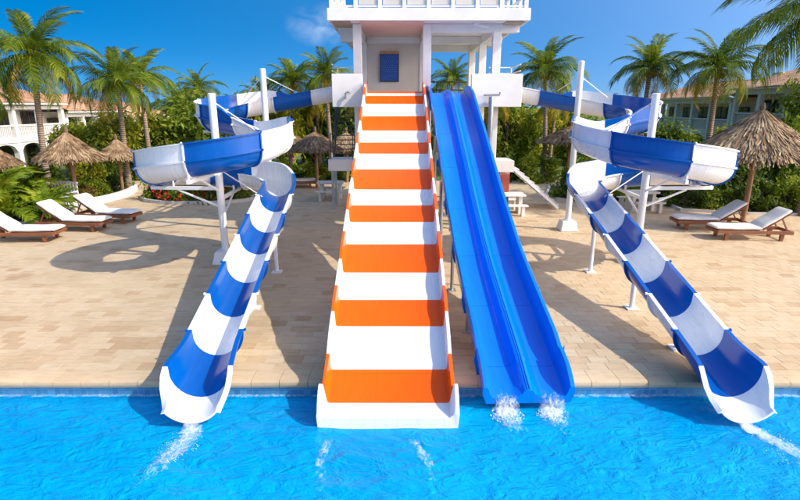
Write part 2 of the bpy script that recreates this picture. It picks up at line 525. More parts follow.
# ------------------------------------------------------------------ ground, pool, deck
EDGE = 7.25          # y of the pool edge
WZ = -0.25           # water level
g = MB().add([(-500, EDGE + 0.05, -0.06), (500, EDGE + 0.05, -0.06), (500, 900, -0.06), (-500, 900, -0.06)], [(0, 1, 2, 3)]).build('ground', 'grass')
tag(g, kind='structure')
pf = MB().add([(-45, -25, -1.5), (45, -25, -1.5), (45, EDGE, -1.5), (-45, EDGE, -1.5)], [(0, 1, 2, 3)]).build('pool_floor', 'mosaic')
tag(pf, kind='structure')
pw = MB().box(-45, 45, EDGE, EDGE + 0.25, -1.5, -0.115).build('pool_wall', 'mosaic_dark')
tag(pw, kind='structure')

# water sheet with real waves
NX, NY = 300, 150
xs = np.linspace(-15, 15, NX); ys = np.linspace(-4, EDGE, NY)
V = np.zeros((NX * NY, 3))
k = 0
for j in range(NY):
    for i in range(NX):
        x, y = xs[i], ys[j]
        h = 0.030 * noise.noise((x * 0.9 + y * 0.35, y * 1.6, 0.3)) + 0.022 * noise.noise((x * 2.4 + y * 1.2, y * 3.6, 1.7)) + 0.008 * noise.noise((x * 5 + y * 2, y * 8, 4.2))
        V[k] = (x, y, WZ + h); k += 1
ii, jj = np.meshgrid(np.arange(NX - 1), np.arange(NY - 1))
a0 = (jj * NX + ii).ravel()
F = np.stack([a0, a0 + 1, a0 + NX + 1, a0 + NX], 1)
wat = link('pool_water', np_mesh('pool_water', V, F, 'water', smooth=True))
tag(wat, kind='structure')

deck = MB().box(-26, 26, EDGE + 0.02, 30, -0.05, -0.0045).build('pool_deck', 'grout')
tag(deck, kind='structure')
# pavers, 0.34 x 0.25 m in running bond
PW, PD, GAP = 0.32, 0.25, 0.004
def tint_val():
    r = random.random()
    if r < 0.05: return random.uniform(0.0, 0.25)
    if r < 0.18: return random.uniform(0.2, 0.4)
    return random.uniform(0.4, 1.0)
def paver_arr(cx, cy, dz=0.0):
    hx, hy = PW / 2 - GAP / 2, PD / 2 - GAP / 2
    c = 0.002
    return np.array([(cx - hx, cy - hy, -0.02), (cx + hx, cy - hy, -0.02), (cx + hx, cy + hy, -0.02), (cx - hx, cy + hy, -0.02),
                     (cx - hx + c, cy - hy + c, dz), (cx + hx - c, cy - hy + c, dz), (cx + hx - c, cy + hy - c, dz), (cx - hx + c, cy + hy - c, dz)])
PF = np.array([(4, 5, 6, 7), (0, 1, 5, 4), (1, 2, 6, 5), (2, 3, 7, 6), (3, 0, 4, 7)])
paver_meshes = []
for k in range(14):
    tv = tint_val() if k > 3 else (0.03, 0.15, 0.3, 0.36)[k]
    paver_meshes.append(np_mesh('paver', paver_arr(0, 0), PF, 'paver', ('tint', [tv] * 5, 'FACE')))
cells = []
row = 0
y = EDGE + 0.34 + PD / 2
while y < 29.5:
    half = 0.80 * (y * 0.964 + 1.1) + 0.8
    off = (row % 2) * PW / 2 + random.uniform(-0.03, 0.03)
    i0 = int(-half / PW) - 1
    for i in range(i0, -i0 + 1):
        x = i * PW + off
        if abs(x) < min(half, 25.5):
            cells.append((x, y))
    y += PD
    row += 1
near = [c for c in cells if abs(c[0]) < 0.77 * (c[1] * 0.964 + 1.09)][:300]
nset = set(near)
# runs of similar stones, as in the photograph: neighbours in a row now and then share a tint
for (x, y) in near:
    me = paver_meshes[random.choice((0, 1, 2, 3))] if noise.noise((x * 0.9, y * 2.3, 9.0)) > 0.36 else paver_meshes[random.randrange(4, 14)]
    o = link('paver', me, deck)
    o.location = (x, y, random.uniform(-0.002, 0.002))
rest = [c for c in cells if c not in nset]
VV = np.concatenate([paver_arr(x, y, random.uniform(-0.002, 0.002)) for x, y in rest])
FF = np.concatenate([PF + 8 * k for k in range(len(rest))])
tv = []
for (x, y) in rest:
    t = random.uniform(0.0, 0.3) if noise.noise((x * 0.9, y * 2.3, 9.0)) > 0.36 else tint_val()
    tv += [t] * 5
o = link('paver_field', np_mesh('paver_field', VV, FF, 'paver', ('tint', tv, 'FACE')), deck)
tag(o, kind='stuff')
# coping stones
cm = []
for k in range(5):
    mb = MB()
    L = 0.44
    pr = [(EDGE + 0.335, -0.11), (EDGE + 0.335, 0.004), (EDGE - 0.0, 0.004), (EDGE - 0.03, -0.012), (EDGE - 0.042, -0.045), (EDGE - 0.035, -0.085), (EDGE - 0.02, -0.11)]
    mb.sweep([[(-L / 2 + 0.004, p[0], p[1]) for p in pr], [(L / 2 - 0.004, p[0], p[1]) for p in pr]])
    me = mb.mesh('coping_stone', 'paver', 30)
    a = me.attributes.new('tint', 'FLOAT', 'FACE')
    a.data.foreach_set('value', [random.uniform(0.15, 0.75)] * len(me.polygons))
    cm.append(me)
for k in range(-20, 21):
    o = link('coping_stone', random.choice(cm), deck)
    o.location = (k * 0.44 + 0.11, 0, random.uniform(-0.003, 0.003))
mb = MB()
for sgn in (-1, 1):
    mb.box(*sorted((sgn * 9.1 + 0.1, sgn * 26)), EDGE - 0.03, EDGE + 0.335, -0.11, 0.002)
o = mb.build('coping_ends', 'paver', deck); tag(o, kind='stuff')

# ------------------------------------------------------------------ wide orange and white slide
OX = -0.17
OYB = [6.38, 6.66, 7.21, 7.90, 8.47, 9.16, 9.94, 10.65, 11.21, 11.87, 12.69, 13.45, 13.99, 14.72, 15.56, 16.39, 16.97, 17.22, 18.0]
def oz2(Y):
    base = 0.419 * (Y - 6.40)
    low = -0.13 + 0.18 * (Y - 6.2) + 0.115 * (Y - 6.2) ** 2
    t = min(1, max(0, (Y - 6.8) / 1.2)); t = t * t * (3 - 2 * t)
    z = low * (1 - t) + base * t
    z += 0.02 * math.sin((Y - 6.4) * 2 * PI / 1.42) * min(1, max(0, (Y - 7.4)))
    return min(z, 4.58)
slide = empty('wide_slide', (OX, 12, 0))
tag(slide, 'wide orange and white striped chute running straight from the tower into the pool', 'water slide')
def wide_ring(Y, z, h, hw=0.885, skirt=False):
    fl = 0.065 if skirt else 0.02
    out = hw + (0.105 if skirt else 0.062)
    pts = [(-hw, 0.03), (-hw + 0.012, 0.008), (-hw + 0.035, 0), (hw - 0.035, 0), (hw - 0.012, 0.008), (hw, 0.03),
           (hw + fl * 0.7, h - 0.02), (hw + fl, h), (out, h), (out + 0.01, h - 0.03), (hw + 0.04, 0.0), (hw + 0.0, -0.09),
           (-hw - 0.0, -0.09), (-hw - 0.04, 0.0), (-out - 0.01, h - 0.03), (-out, h), (-hw - fl, h), (-hw - fl * 0.7, h - 0.02)]
    if skirt:
        pts[9] = (out + 0.01, h - 0.03); pts[10] = (out + 0.005, -0.06); pts[11] = (out - 0.01, -0.22)
        pts[12] = (-out + 0.01, -0.22); pts[13] = (-out - 0.005, -0.06); pts[14] = (-out - 0.01, h - 0.03)
    return [(OX + a, Y, z + b) for a, b in pts]
for i in range(len(OYB) - 1):
    y0, y1 = OYB[i], OYB[i + 1]
    white = i % 2 == 0
    rings = []
    N = 7 if i else 9
    for k in range(N):
        t = k / (N - 1)
        Y = y0 + (y1 - y0) * t + (0.002 if k == 0 else (-0.002 if k == N - 1 else 0))
        h = 0.27 + 0.035 * math.sin(PI * min(1, t * 1.1)) ** 0.8 if i else (0.07 + 0.24 * math.sin(PI / 2 * t) ** 0.7)
        if i >= len(OYB) - 3: h = 0.28
        rings.append(wide_ring(Y, oz2(Y), h, skirt=(i == 0)))
    seg = MB().sweep(rings).build('chute_segment', 'white_gel' if white else 'orange_gel', slide, 40)
    tag(seg, label='white stripe of the wide chute' if white else 'orange stripe of the wide chute')
def legs(root, x, ys, zf, dx, mat='grey_steel', r=0.04):
    for Y in ys:
        for s in (-1, 1):
            mb = MB().tube([(x + s * dx, Y, 0.01), (x + s * dx, Y, zf(Y) - 0.13)], r, 8)
            mb.box(x + s * dx - 0.09, x + s * dx + 0.09, Y - 0.09, Y + 0.09, 0.002, 0.02)
            mb.build('support_leg', mat, root, 40)
        MB().beam((x - dx - 0.1, Y, zf(Y) - 0.13), (x + dx + 0.1, Y, zf(Y) - 0.13), 0.07, 0.07).build('cross_bar', mat, root)
legs(slide, OX, (9.3, 11.7, 14.0, 16.2), oz2, 0.8)

# ------------------------------------------------------------------ twin lane azure slide
BX = 1.79
BK_Y = np.array([6.2, 6.8, 7.4, 8.4, 10.2, 12.0, 14.0, 15.8, 17.1, 17.35, 18.2])
BK_Z = np.array([-0.13, -0.06, 0.12, 0.43, 1.02, 1.86, 2.93, 3.84, 4.47, 4.55, 4.55])
_by = np.linspace(6.2, 18.2, 601)
_bzz = np.interp(_by, BK_Y, BK_Z)
for _ in range(300):
    _bzz[1:-1] = 0.25 * _bzz[:-2] + 0.5 * _bzz[1:-1] + 0.25 * _bzz[2:]
def bz(Y):
    return float(np.interp(Y, _by, _bzz))
twin = empty('twin_slide', (BX, 12, 0))
tag(twin, 'bright blue two lane chute with a raised centre divider beside the orange slide', 'water slide')
def twin_ring(Y, z, h, hd):
    half = [(0.0, hd), (0.035, hd), (0.07, hd - 0.02), (0.10, hd * 0.45), (0.13, 0.05), (0.17, 0.01), (0.25, 0.0), (0.48, 0.0), (0.545, 0.015), (0.575, 0.06),
            (0.60, h - 0.03), (0.615, h), (0.67, h), (0.69, h - 0.03), (0.685, h - 0.12), (0.655, -0.02), (0.63, -0.09)]
    pts = [(-a, b) for a, b in half[:0:-1]] + [half[0]] + half[1:]
    return [(BX + a, Y, z + b) for a, b in pts]
BYB = [6.82, 7.45, 8.9, 10.4, 11.9, 13.4, 14.9, 16.4, 17.2, 18.0]
for i in range(len(BYB) - 1):
    y0, y1 = BYB[i] + (0.004 if i else 0), BYB[i + 1] - 0.004
    rings = []
    N = 10
    for k in range(N):
        t = k / (N - 1)
        Y = y0 + (y1 - y0) * t
        if i == 0: h = 0.17 + 0.17 * math.sin(PI / 2 * min(1, t * 1.6))
        elif i == 1: h = 0.37 + 0.0 * t - 0.07 * max(0, 0.2 - t) / 0.2
        else: h = 0.37
        if Y > 16.6: h = 0.37 - 0.15 * min(1, (Y - 16.6) / 0.8)
        hd = 0.20 if i else 0.12 + 0.08 * t
        if Y > 16.6: hd = 0.20 - 0.10 * min(1, (Y - 16.6) / 0.8)
        rings.append(twin_ring(Y, bz(Y), h, hd))
    seg = MB().sweep(rings).build('chute_segment', 'azure_gel', twin, 40)
    if i:
        fl = []
        for dy in (-0.014, 0.014):
            fl.append([(BX + a * 1.0, y0 + dy, bz(y0) + b) for a, b in ((-0.70, 0.35), (-0.715, 0.1), (-0.66, -0.14), (0.66, -0.14), (0.715, 0.1), (0.70, 0.35), (0.67, 0.1), (0.63, -0.06), (-0.63, -0.06), (-0.67, 0.1))])
        MB().sweep(fl).build('joint_flange', 'azure_gel', twin)
# centre seam between the two lanes
mb = MB()
def seam_z(Y):
    if Y < 7.45: hd = 0.12 + 0.08 * (Y - 6.82) / 0.63
    elif Y > 16.6: hd = 0.20 - 0.10 * min(1, (Y - 16.6) / 0.8)
    else: hd = 0.20
    return bz(Y) + hd + 0.004
pts = [(BX, 6.84 + k * 0.3, seam_z(6.84 + k * 0.3)) for k in range(36)]
for s in (-0.016, 0.016):
    mb.tube([(p[0] + s, p[1], p[2]) for p in pts], 0.011, 6)
mb.build('divider_seam', 'azure_gel', twin, 40)
legs(twin, BX, (9.1, 11.4, 13.8, 16.0), bz, 0.55)

twin.location.x = 1.73          # the chute splays slightly away from the orange one towards the pool
twin.rotation_euler.z = 0.033

# ------------------------------------------------------------------ spiral slides
CXM = 0.85                      # the tower's mid plane
C2 = (-4.75, 13.66); R2 = 1.55  # lower loop round the front pole
C1 = (-4.30, 17.00); R1 = 1.62  # upper bend round the rear pole
RAD, TH = 0.37, 0.03
def spiral_path(drift):
    pts = []          # (x, y, zbottom, wall_left, wall_right, key)
    x = -2.05
    while x > C1[0]:
        pts.append([x, C1[1] + R1]); x -= 0.12
    a = 90.0
    while a < 262:
        pts.append([C1[0] + R1 * math.cos(R(a)), C1[1] + R1 * math.sin(R(a))]); a += 4
    nb = len(pts)
    b = 82.0                       # lower loop, clockwise
    while b > 0.1:
        pts.append([C2[0] + R2 * math.cos(R(b)), C2[1] + R2 * math.sin(R(b))]); b -= 4
    nl = len(pts)                   # the right-hand extreme, first pass
    b = 0.0
    while b > -360:
        pts.append([C2[0] + R2 * math.cos(R(b)), C2[1] + R2 * math.sin(R(b))]); b -= 4
    ne = len(pts)
    Y = C2[1]
    while Y > 6.42:
        t = (C2[1] - Y) / (C2[1] - 6.4)
        pts.append([C2[0] + R2 + drift * t, Y]); Y -= 0.1
    pts.append([C2[0] + R2 + drift, 6.40])
    return pts, nb, nl, ne
PATH = {}
for side_, drift_ in ((-1, 0.04), (1, 0.27)):
    PTS, NB, NL, NE = spiral_path(drift_)
    P2 = np.array(PTS)
    for _ in range(6):              # ease the joins between arcs
        Q = P2.copy()
        Q[1:-1] = 0.25 * P2[:-2] + 0.5 * P2[1:-1] + 0.25 * P2[2:]
        P2 = Q
    PATH[side_] = P2
S = np.concatenate([[0], np.cumsum(np.hypot(*np.diff(P2, axis=0).T))])
s_nl, s_ne = S[NL], S[NE]
def run_z(Y):
    return max(0.252 * (Y - 7.05), -0.19 + 0.10 * (Y - 6.40))
z_key_s = [0, S[NB // 2], S[NB], s_nl, s_nl + (s_ne - s_nl) * .25, s_nl + (s_ne - s_nl) * .5, s_nl + (s_ne - s_nl) * .75, s_ne]
z_key_z = [4.34, 3.72, 3.28, 2.93, 2.56, 2.14, 1.84, run_z(C2[1])]
def zb(i):
    if i >= NE:
        return run_z(P2[i][1])
    return float(np.interp(S[i], z_key_s, z_key_z))
ZB = np.array([zb(i) for i in range(len(P2))])
for _ in range(12):
    Q = ZB.copy(); Q[1:-1] = 0.25 * ZB[:-2] + 0.5 * ZB[1:-1] + 0.25 * ZB[2:]; ZB = Q
def sm(t):
    t = min(1, max(0, t)); return t * t * (3 - 2 * t)
def walls(i):
    s = S[i]
    hl = hr = 0.09
    # upper bend: outer wall on the right of travel
    hr += 0.30 * sm((s - 1.6) / 1.0) * (1 - sm((s - (S[NB] - 0.6)) / 1.2))
    # lower loop: outer wall on the left
    hl += 0.32 * sm((s - (S[NB] + 0.2)) / 1.3) * (1 - sm((s - (s_ne - 1.3)) / 1.3))
    # mouth
    if P2[i][1] < 7.0 and i > NE:
        t = (7.0 - P2[i][1]) / 0.6
        h = 0.09 - 0.36 * sm((t - 0.15) / 0.75)
        hl = hr = h
    return hl, hr
def chan_ring(i, sx, extra=0.0):
    p = P2[i]
    a = P2[max(i - 1, 0)]; c = P2[min(i + 1, len(P2) - 1)]
    d = Vector((c[0] - a[0], c[1] - a[1])).normalized()
    nl = Vector((-d.y, d.x))       # left of travel
    hl, hr = walls(i)
    r, th = RAD, TH
    if i > NE:
        r += 0.075 * sm((7.6 - p[1]) / 1.0)
    def side(h, sg, arcn=9):
        """from rim (inner face) down to the bottom, and the outer face back up; sg +1 left"""
        inn = []; out = []
        ang = math.asin(max(-0.98, min(0, h / r))) if h < 0 else 0.0
        lip = 0.045
        if h >= 0:
            inn = [(sg * (r + 0.004), h), (sg * r, h * 0.5)]
        else:
            inn = [(sg * r * math.cos(ang), r * math.sin(ang)), (sg * r * math.cos(ang * 1.0 + (-PI / 2 - ang) * 0.03), r * math.sin(ang + (-PI / 2 - ang) * 0.03))]
        for k in range(1, arcn + 1):
            t = ang + (-PI / 2 - ang) * k / arcn
            inn.append((sg * r * math.cos(t), r * math.sin(t)))
        ro = r + th
        rib = 0.05 if h > 0.14 else 0.0
        if h >= 0:
            out = [(sg * (ro + lip), h), (sg * (ro + lip), h - 0.03), (sg * ro, h - 0.035), (sg * ro, 0.021), (sg * (ro + rib), 0.02), (sg * (ro + rib), -0.02), (sg * ro, -0.021)]
        else:
            bx, by = (ro + lip) * math.cos(ang), (ro + lip) * math.sin(ang)
            ox, oy = ro * math.cos(ang - 0.05), ro * math.sin(ang - 0.05)
            out = [(sg * bx, by), (sg * (bx + ox) / 2, (by + oy) / 2)] + [(sg * ox, oy)] * 1
            for k in range(4):
                t = ang - 0.05 - 0.01 * (k + 1)
                out.append((sg * ro * math.cos(t), ro * math.sin(t)))
        a0 = (ang - 0.1) if h < 0 else -0.06
        for k in range(1, arcn + 1):
            t = a0 + (-PI / 2 - a0) * k / arcn
            out.append((sg * ro * math.cos(t), ro * math.sin(t)))
        return inn, out
    il, ol = side(hl, 1)
    ir, orr = side(hr, -1)
    prof = il + ir[-2::-1] + orr + ol[-2::-1]
    z0 = ZB[i] + r
    return [(p[0] + nl.x * q[0] if sx > 0 else 2 * CXM - (p[0] + nl.x * q[0]), p[1] + nl.y * q[0], z0 + q[1]) for q in prof]
# where each moulded section starts (path index) and its colour
def idx_s(s): return int(np.argmin(np.abs(S - s)))
def idx_ang(deg): return NL + int(round(deg / 4))
def idx_y(Y): return NE + int(np.argmin(np.abs(P2[NE:, 1] - Y)))
CUTS = [0, idx_s(1.0), idx_s(2.3), idx_s(3.4), idx_s(4.7), idx_s(6.0), idx_s(7.3), idx_s(8.5), idx_ang(-8), idx_ang(42), idx_ang(92), idx_ang(142), idx_ang(192), idx_ang(240),
        idx_ang(278), idx_ang(338), idx_y(13.1), idx_y(11.98), idx_y(10.97), idx_y(9.91), idx_y(8.78), idx_y(7.72), idx_y(6.82), len(P2) - 1]
CUTS = sorted(set(CUTS))
# colours counted back from the white mouth
def spiral(sx, label):
    global P2
    P2 = PATH[sx]
    base_x = C2[0] if sx > 0 else 2 * CXM - C2[0]
    mx = lambda x: x if sx > 0 else 2 * CXM - x
    root = empty('spiral_slide', (base_x, C2[1], 0))
    tag(root, label, 'water slide', 'spiral slides either side of the tower')
    n = len(CUTS) - 1
    for k in range(n):
        i0, i1 = CUTS[k], CUTS[k + 1]
        white = (n - 1 - k) % 2 == 0
        rings = [chan_ring(i, sx) for i in range(i0, i1 + 1)]
        if sx < 0: rings = [r[::-1] for r in rings]
        # pull the ends 2 mm apart
        for e, q in ((0, 1), (-1, -2)):
            rings[e] = [tuple(Vector(a) + (Vector(b) - Vector(a)).normalized() * 0.002) for a, b in zip(rings[e], rings[q])]
        mat = 'white_gel' if white else 'blue_gel'
        seg = MB().sweep(rings).build('slide_section', mat, root, 40)
        tag(seg, label='white moulded section' if white else 'royal blue moulded section')
        if k:     # bolted joint flange
            i = i0
            c = np.array(chan_ring(i, sx)); c2 = np.array(chan_ring(min(i + 1, len(P2) - 1), sx))
            dv = (c2.mean(0) - c.mean(0)); dv /= np.linalg.norm(dv)
            m_ = len(c)
            hal = [c[j] for j in range(m_)]
            # outer half of the profile only
            ln = (m_ + 1) // 2
            il = 11
            outer = hal[2 * il - 1:]
            cen = np.array([c[:2 * il - 1, 0].mean(), c[:2 * il - 1, 1].mean(), ZB[i] + RAD])
            if i < idx_y(7.0):
                ring_a = []; ring_b = []
                fr = []
                for pnt in outer:
                    dd = pnt - cen; L = np.linalg.norm(dd)
                    fr.append((pnt, pnt + dd / L * 0.04))
                poly_in = [a for a, b in fr]; poly_out = [b for a, b in fr][::-1]
                loop = poly_in + poly_out
                # drop the straight jump across the open top: strip instead of one loop
                mb = MB()
                for j in range(len(fr) - 1):
                    q = [fr[j][0], fr[j][1], fr[j + 1][1], fr[j + 1][0]]
                    if np.linalg.norm(fr[j][0] - fr[j + 1][0]) > 0.5: continue
                    vs = [tuple(v - dv * 0.018) for v in q] + [tuple(v + dv * 0.018) for v in q]
                    mb.add(vs, [(0, 1, 2, 3), (7, 6, 5, 4), (0, 4, 5, 1), (1, 5, 6, 2), (2, 6, 7, 3)])
                mb.build('joint_flange', mat, root)
    # poles
    RPX, RPY = (C1[0] - 0.02, C1[1] + 0.25) if sx > 0 else (C1[0] + 0.22, C1[1] + 0.55)
    for (px, py, h, ht) in ((C2[0], C2[1], 4.42, 0.095), (RPX, RPY, 5.25 if sx > 0 else 5.5, 0.095)):
        X = mx(px)
        pole = MB().tube([(X, py, 0.28), (X, py, h), (X, py, h + 0.015)], [ht, ht, ht * 0.8], 18).build('support_pole', 'white_steel', root, 40)
        MB().add([(X + a * 0.30, py + b * 0.30, 0.003) for a, b in ((-1, -1), (1, -1), (1, 1), (-1, 1))] + [(X + a * 0.23, py + b * 0.23, 0.34) for a, b in ((-1, -1), (1, -1), (1, 1), (-1, 1))],
                 [(3, 2, 1, 0), (4, 5, 6, 7), (0, 1, 5, 4), (1, 2, 6, 5), (2, 3, 7, 6), (3, 0, 4, 7)]).build('footing', 'white_plaster', pole, bevel=0.02)
        MB().tube([(X, py, 0.335), (X, py, 0.36)], 0.18, 14).build('base_plate', 'white_steel', pole, 40)
    pole1 = [c for c in root.children if c.name.startswith('support_pole')][0]
    pole2 = [c for c in root.children if c.name.startswith('support_pole')][1]
    # arms out to the channel
    for ang, dirz in ((-92, 0), (-182, 0), (-268, 0)):
        i = idx_ang(-ang)
        q = P2[i]; z = ZB[i] - 0.06
        qx, qy = mx(q[0]), q[1]
        X, Yp = mx(C2[0]), C2[1]
        dx, dy = qx - X, qy - Yp
        ex, ey = X + dx * 1.22, Yp + dy * 1.22
        MB().beam((X, Yp, z - 0.04), (ex, ey, z - 0.04), 0.07, 0.09).build('support_arm', 'white_steel', root)
        MB().tube([(X, Yp, z - 0.55), (X + dx * 0.75, Yp + dy * 0.75, z - 0.09)], 0.03, 8).build('arm_brace', 'white_steel', root, 40)
        for f in (0.82, 1.18):
            MB().tube([(X + dx * f, Yp + dy * f, z), (X + dx * f, Yp + dy * f, z + (0.14 if abs(f - 1) > 0.1 else 0.05))], 0.03, 8).build('saddle_post', 'white_steel', root, 40)
    for a in (150, 205):
        # stays from the rear pole to the upper bend
        i = int(np.argmin(np.abs(P2[:NB, 0] - (C1[0] + R1 * math.cos(R(a)))) + np.abs(P2[:NB, 1] - (C1[1] + R1 * math.sin(R(a))))))
        q = P2[i]
        X, Yp = mx(RPX), RPY
        MB().beam((X, Yp, ZB[i] - 0.1), (X + (mx(q[0]) - X) * 1.15, Yp + (q[1] - Yp) * 1.15, ZB[i] - 0.1), 0.06, 0.08).build('support_arm', 'white_steel', root)
    for (a, b) in (((mx(RPX), RPY, 5.05), (mx(C1[0] + 0.75), C1[1] + R1 - 0.5, 4.62)),
                   ((mx(RPX), RPY, 5.05), (mx(C1[0] - 0.85), C1[1] + R1 - 0.75, 4.40)),
                   ((mx(C2[0]), C2[1], 4.25), (mx(C2[0] + 0.95), C2[1] + 0.75, 3.42)),
                   ((mx(C2[0]), C2[1], 2.55), (mx(C2[0] + 1.25), C2[1] - 0.55, 1.9))):
        MB().tube([a, b], 0.014, 6).build('stay_rod', 'white_steel', root, 40)
    # short legs under the run
    for Y in (12.75, 10.3, 8.4):
        i = idx_y(Y)
        X = mx(P2[i][0])
        MB().tube([(X, P2[i][1], 0.005), (X, P2[i][1], ZB[i] - 0.03)], 0.05, 10).box(X - 0.12, X + 0.12, P2[i][1] - 0.12, P2[i][1] + 0.12, 0.003, 0.03).build('run_leg', 'white_steel', root, 40)
    return root
spiral(1, 'blue and white spiral slide left of the wide orange slide')
spiral(-1, 'blue and white spiral slide right of the twin blue slide')

# ------------------------------------------------------------------ tower
TX = 0.87
tower = empty('slide_tower', (TX, 21, 0))
tag(tower, 'white open concrete tower with flat roof terrace that the slides start from', 'tower')
for X in (TX - 2.25, TX, TX + 2.25):
    for Y in (18.0, 21.0, 24.0):
        w = 0.135
        zt = 6.63 if Y < 19 and X < TX + 1 else 6.42
        MB().bbox(X - w, X + w, Y - w, Y + w, 0, zt + 0.02, 0.012).build('column', 'white_plaster', tower)
# floor slab at slide start, roof terrace slab
MB().box(TX - 2.75, TX + 2.75, 17.75, 25.0, 4.28, 4.5).build('start_platform', 'concrete', tower)
MB().box(TX - 3.0, TX + 3.0, 17.06, 25.2, 6.66, 6.92).build('roof_slab', 'white_plaster', tower)
MB().box(TX - 2.12, TX - 0.12, 17.4, 20.88, 6.635, 6.657).build('ceiling_bounce_panel', 'peach_bounce', tower)  # thin sheet under the slab, its colour imitates light bounced off the slide
MB().box(TX - 3.07, TX + 3.07, 16.98, 17.05, 6.62, 6.97).build('fascia', 'white_plaster', tower, bevel=0.008)
for s in (-1, 1):
    x0, x1 = sorted((TX + s * 3.0, TX + s * 3.07))
    MB().box(x0, x1, 17.052, 25.2, 6.62, 6.97).build('fascia', 'white_plaster', tower, bevel=0.008)
    # overhang soffit boards
    for k in range(4):
        y0 = 17.35 + k * 1.9
        xa, xb = sorted((TX + s * 2.42, TX + s * 2.95))
        MB().box(xa, xb, y0, y0 + 1.2, 6.625, 6.657).build('soffit_panel', 'soffit_wood', tower)
        MB().box(xa, xb, y0 + 1.45, y0 + 1.62, 6.50, 6.657).build('soffit_joist', 'white_plaster', tower)
# beams
for (x0, x1, y0, y1, z0, z1) in ((TX + 0.137, TX + 2.95, 17.9, 18.1, 6.40, 6.655), (TX - 2.1, TX + 2.95, 20.9, 21.1, 6.40, 6.655), (TX - 2.1, TX + 2.6, 23.9, 24.1, 6.40, 6.655),
                                (TX - 2.35, TX - 2.15, 18.2, 24.9, 6.36, 6.652), (TX - 0.1, TX + 0.1, 18.2, 24.9, 6.36, 6.652), (TX + 2.15, TX + 2.35, 18.2, 24.9, 6.36, 6.652),
                                (TX - 2.9, TX - 2.36, 18.9, 19.4, 6.25, 6.65)):
    MB().box(x0, x1, y0, y1, z0, z1).build('beam', 'white_plaster', tower, bevel=0.01)
MB().box(TX - 2.1, TX - 0.15, 20.9, 21.05, 4.502, 6.398).build('back_wall', 'cream_plaster', tower)
# front parapet panels
for s in (-1, 1):
    xa, xb = sorted((TX + s * 1.42, TX + s * 3.06))
    if s < 0: xb = -1.2
    MB().bbox(xa, xb, 17.5, 17.62, 4.1, 5.12, 0.012).build('parapet_panel', 'white_plaster', tower)
    xs_ = TX + s * 3.0
    MB().box(min(xs_, xs_ + s * 0.06), max(xs_, xs_ + s * 0.06), 17.63, 18.1, 4.1, 5.10).build('parapet_return', 'white_plaster', tower)
    MB().box(min(TX + s * 2.2, TX + s * 3.0), max(TX + s * 2.2, TX + s * 3.0), 17.63, 19.6, 4.1, 4.26).build('landing_slab', 'white_plaster', tower)
    # rails at the tube mouth
    for zr in (5.25, 5.45):
        MB().tube([(TX + s * 2.3, 19.6, zr), (TX + s * 3.1, 19.6, zr), (TX + s * 3.1, 18.1, zr)], 0.022, 6).build('hand_rail', 'white_steel', tower, 40)
    MB().tube([(TX + s * 3.1, 19.6, 4.2), (TX + s * 3.1, 19.6, 5.45)], 0.025, 6).build('rail_post', 'white_steel', tower, 40)
# dark rear guard rail
for zr in (4.85, 5.2):
    MB().tube([(TX - 2.2, 24.9, zr), (TX + 2.3, 24.9, zr)], 0.03, 6).build('guard_rail', 'dark_steel', tower, 40)
for k in range(10):
    X = TX - 2.2 + k * 0.5
    MB().tube([(X, 24.9, 4.5), (X, 24.9, 5.2)], 0.018, 6).build('rail_post', 'dark_steel', tower, 40)
# roof terrace railing
for k in range(9):
    X = TX - 2.95 + k * 0.7375
    MB().box(X - 0.06, X + 0.06, 17.1, 17.22, 6.92, 7.95).build('terrace_post', 'white_plaster', tower)
for z0 in (7.02, 7.35, 7.70):
    MB().box(TX - 2.88, TX + 2.88, 17.12, 17.19, z0, z0 + 0.05).build('terrace_rail', 'white_plaster', tower)
for k in range(0, 8):
    if k in (0, 7): continue
    X = TX - 2.95 + k * 0.7375
    MB().box(X + 0.09, X + 0.65, 17.14, 17.17, 7.09, 7.33).build('terrace_panel', 'cream_plaster', tower)
for s in (-1, 1):
    for z0 in (7.02, 7.35, 7.70):
        MB().box(min(TX + s * 2.9, TX + s * 2.98), max(TX + s * 2.9, TX + s * 2.98), 17.3, 25.1, z0, z0 + 0.05).build('terrace_rail', 'white_plaster', tower)
    for k in range(8):
        X = TX + s * 2.94
        MB().box(X - 0.05, X + 0.05, 17.9 + k * 1.0, 18.0 + k * 1.0, 6.92, 7.9).build('terrace_post', 'white_plaster', tower)
# drain spout under the roof edge
MB().tube([(TX + 1.45, 17.5, 6.60), (TX + 1.9, 17.5, 6.50)], 0.035, 8).build('drain_pipe', 'white_steel', tower, 40)
# water feed pipe in front of the right hand panel, with its elbow
MB().tube([(2.93, 17.36, 0.01), (2.93, 17.36, 4.42)], 0.085, 12).build('feed_pipe', 'grey_steel', tower, 40)
MB().tube([(2.68, 17.36, 4.47), (3.18, 17.36, 4.47), (3.2, 17.36, 4.55)], 0.035, 8).build('pipe_elbow', 'grey_steel', tower, 40)
MB().tube([(-1.75, 17.42, 4.35), (-1.75, 17.42, 4.52), (-1.68, 17.42, 4.57), (-1.60, 17.42, 4.53)], 0.028, 8).build('pipe_elbow', 'grey_steel', tower, 40)
MB().tube([(0.95, 17.3, 0.01), (0.95, 17.3, 4.2)], 0.06, 10).build('feed_pipe', 'grey_steel', tower, 40)
for Yp in (12.4, 14.6):
    MB().tube([(0.98, Yp, 0.01), (0.98, Yp, 0.419 * (Yp - 6.4) - 0.1)], 0.035, 8).build('feed_pipe', 'grey_steel', tower, 40)

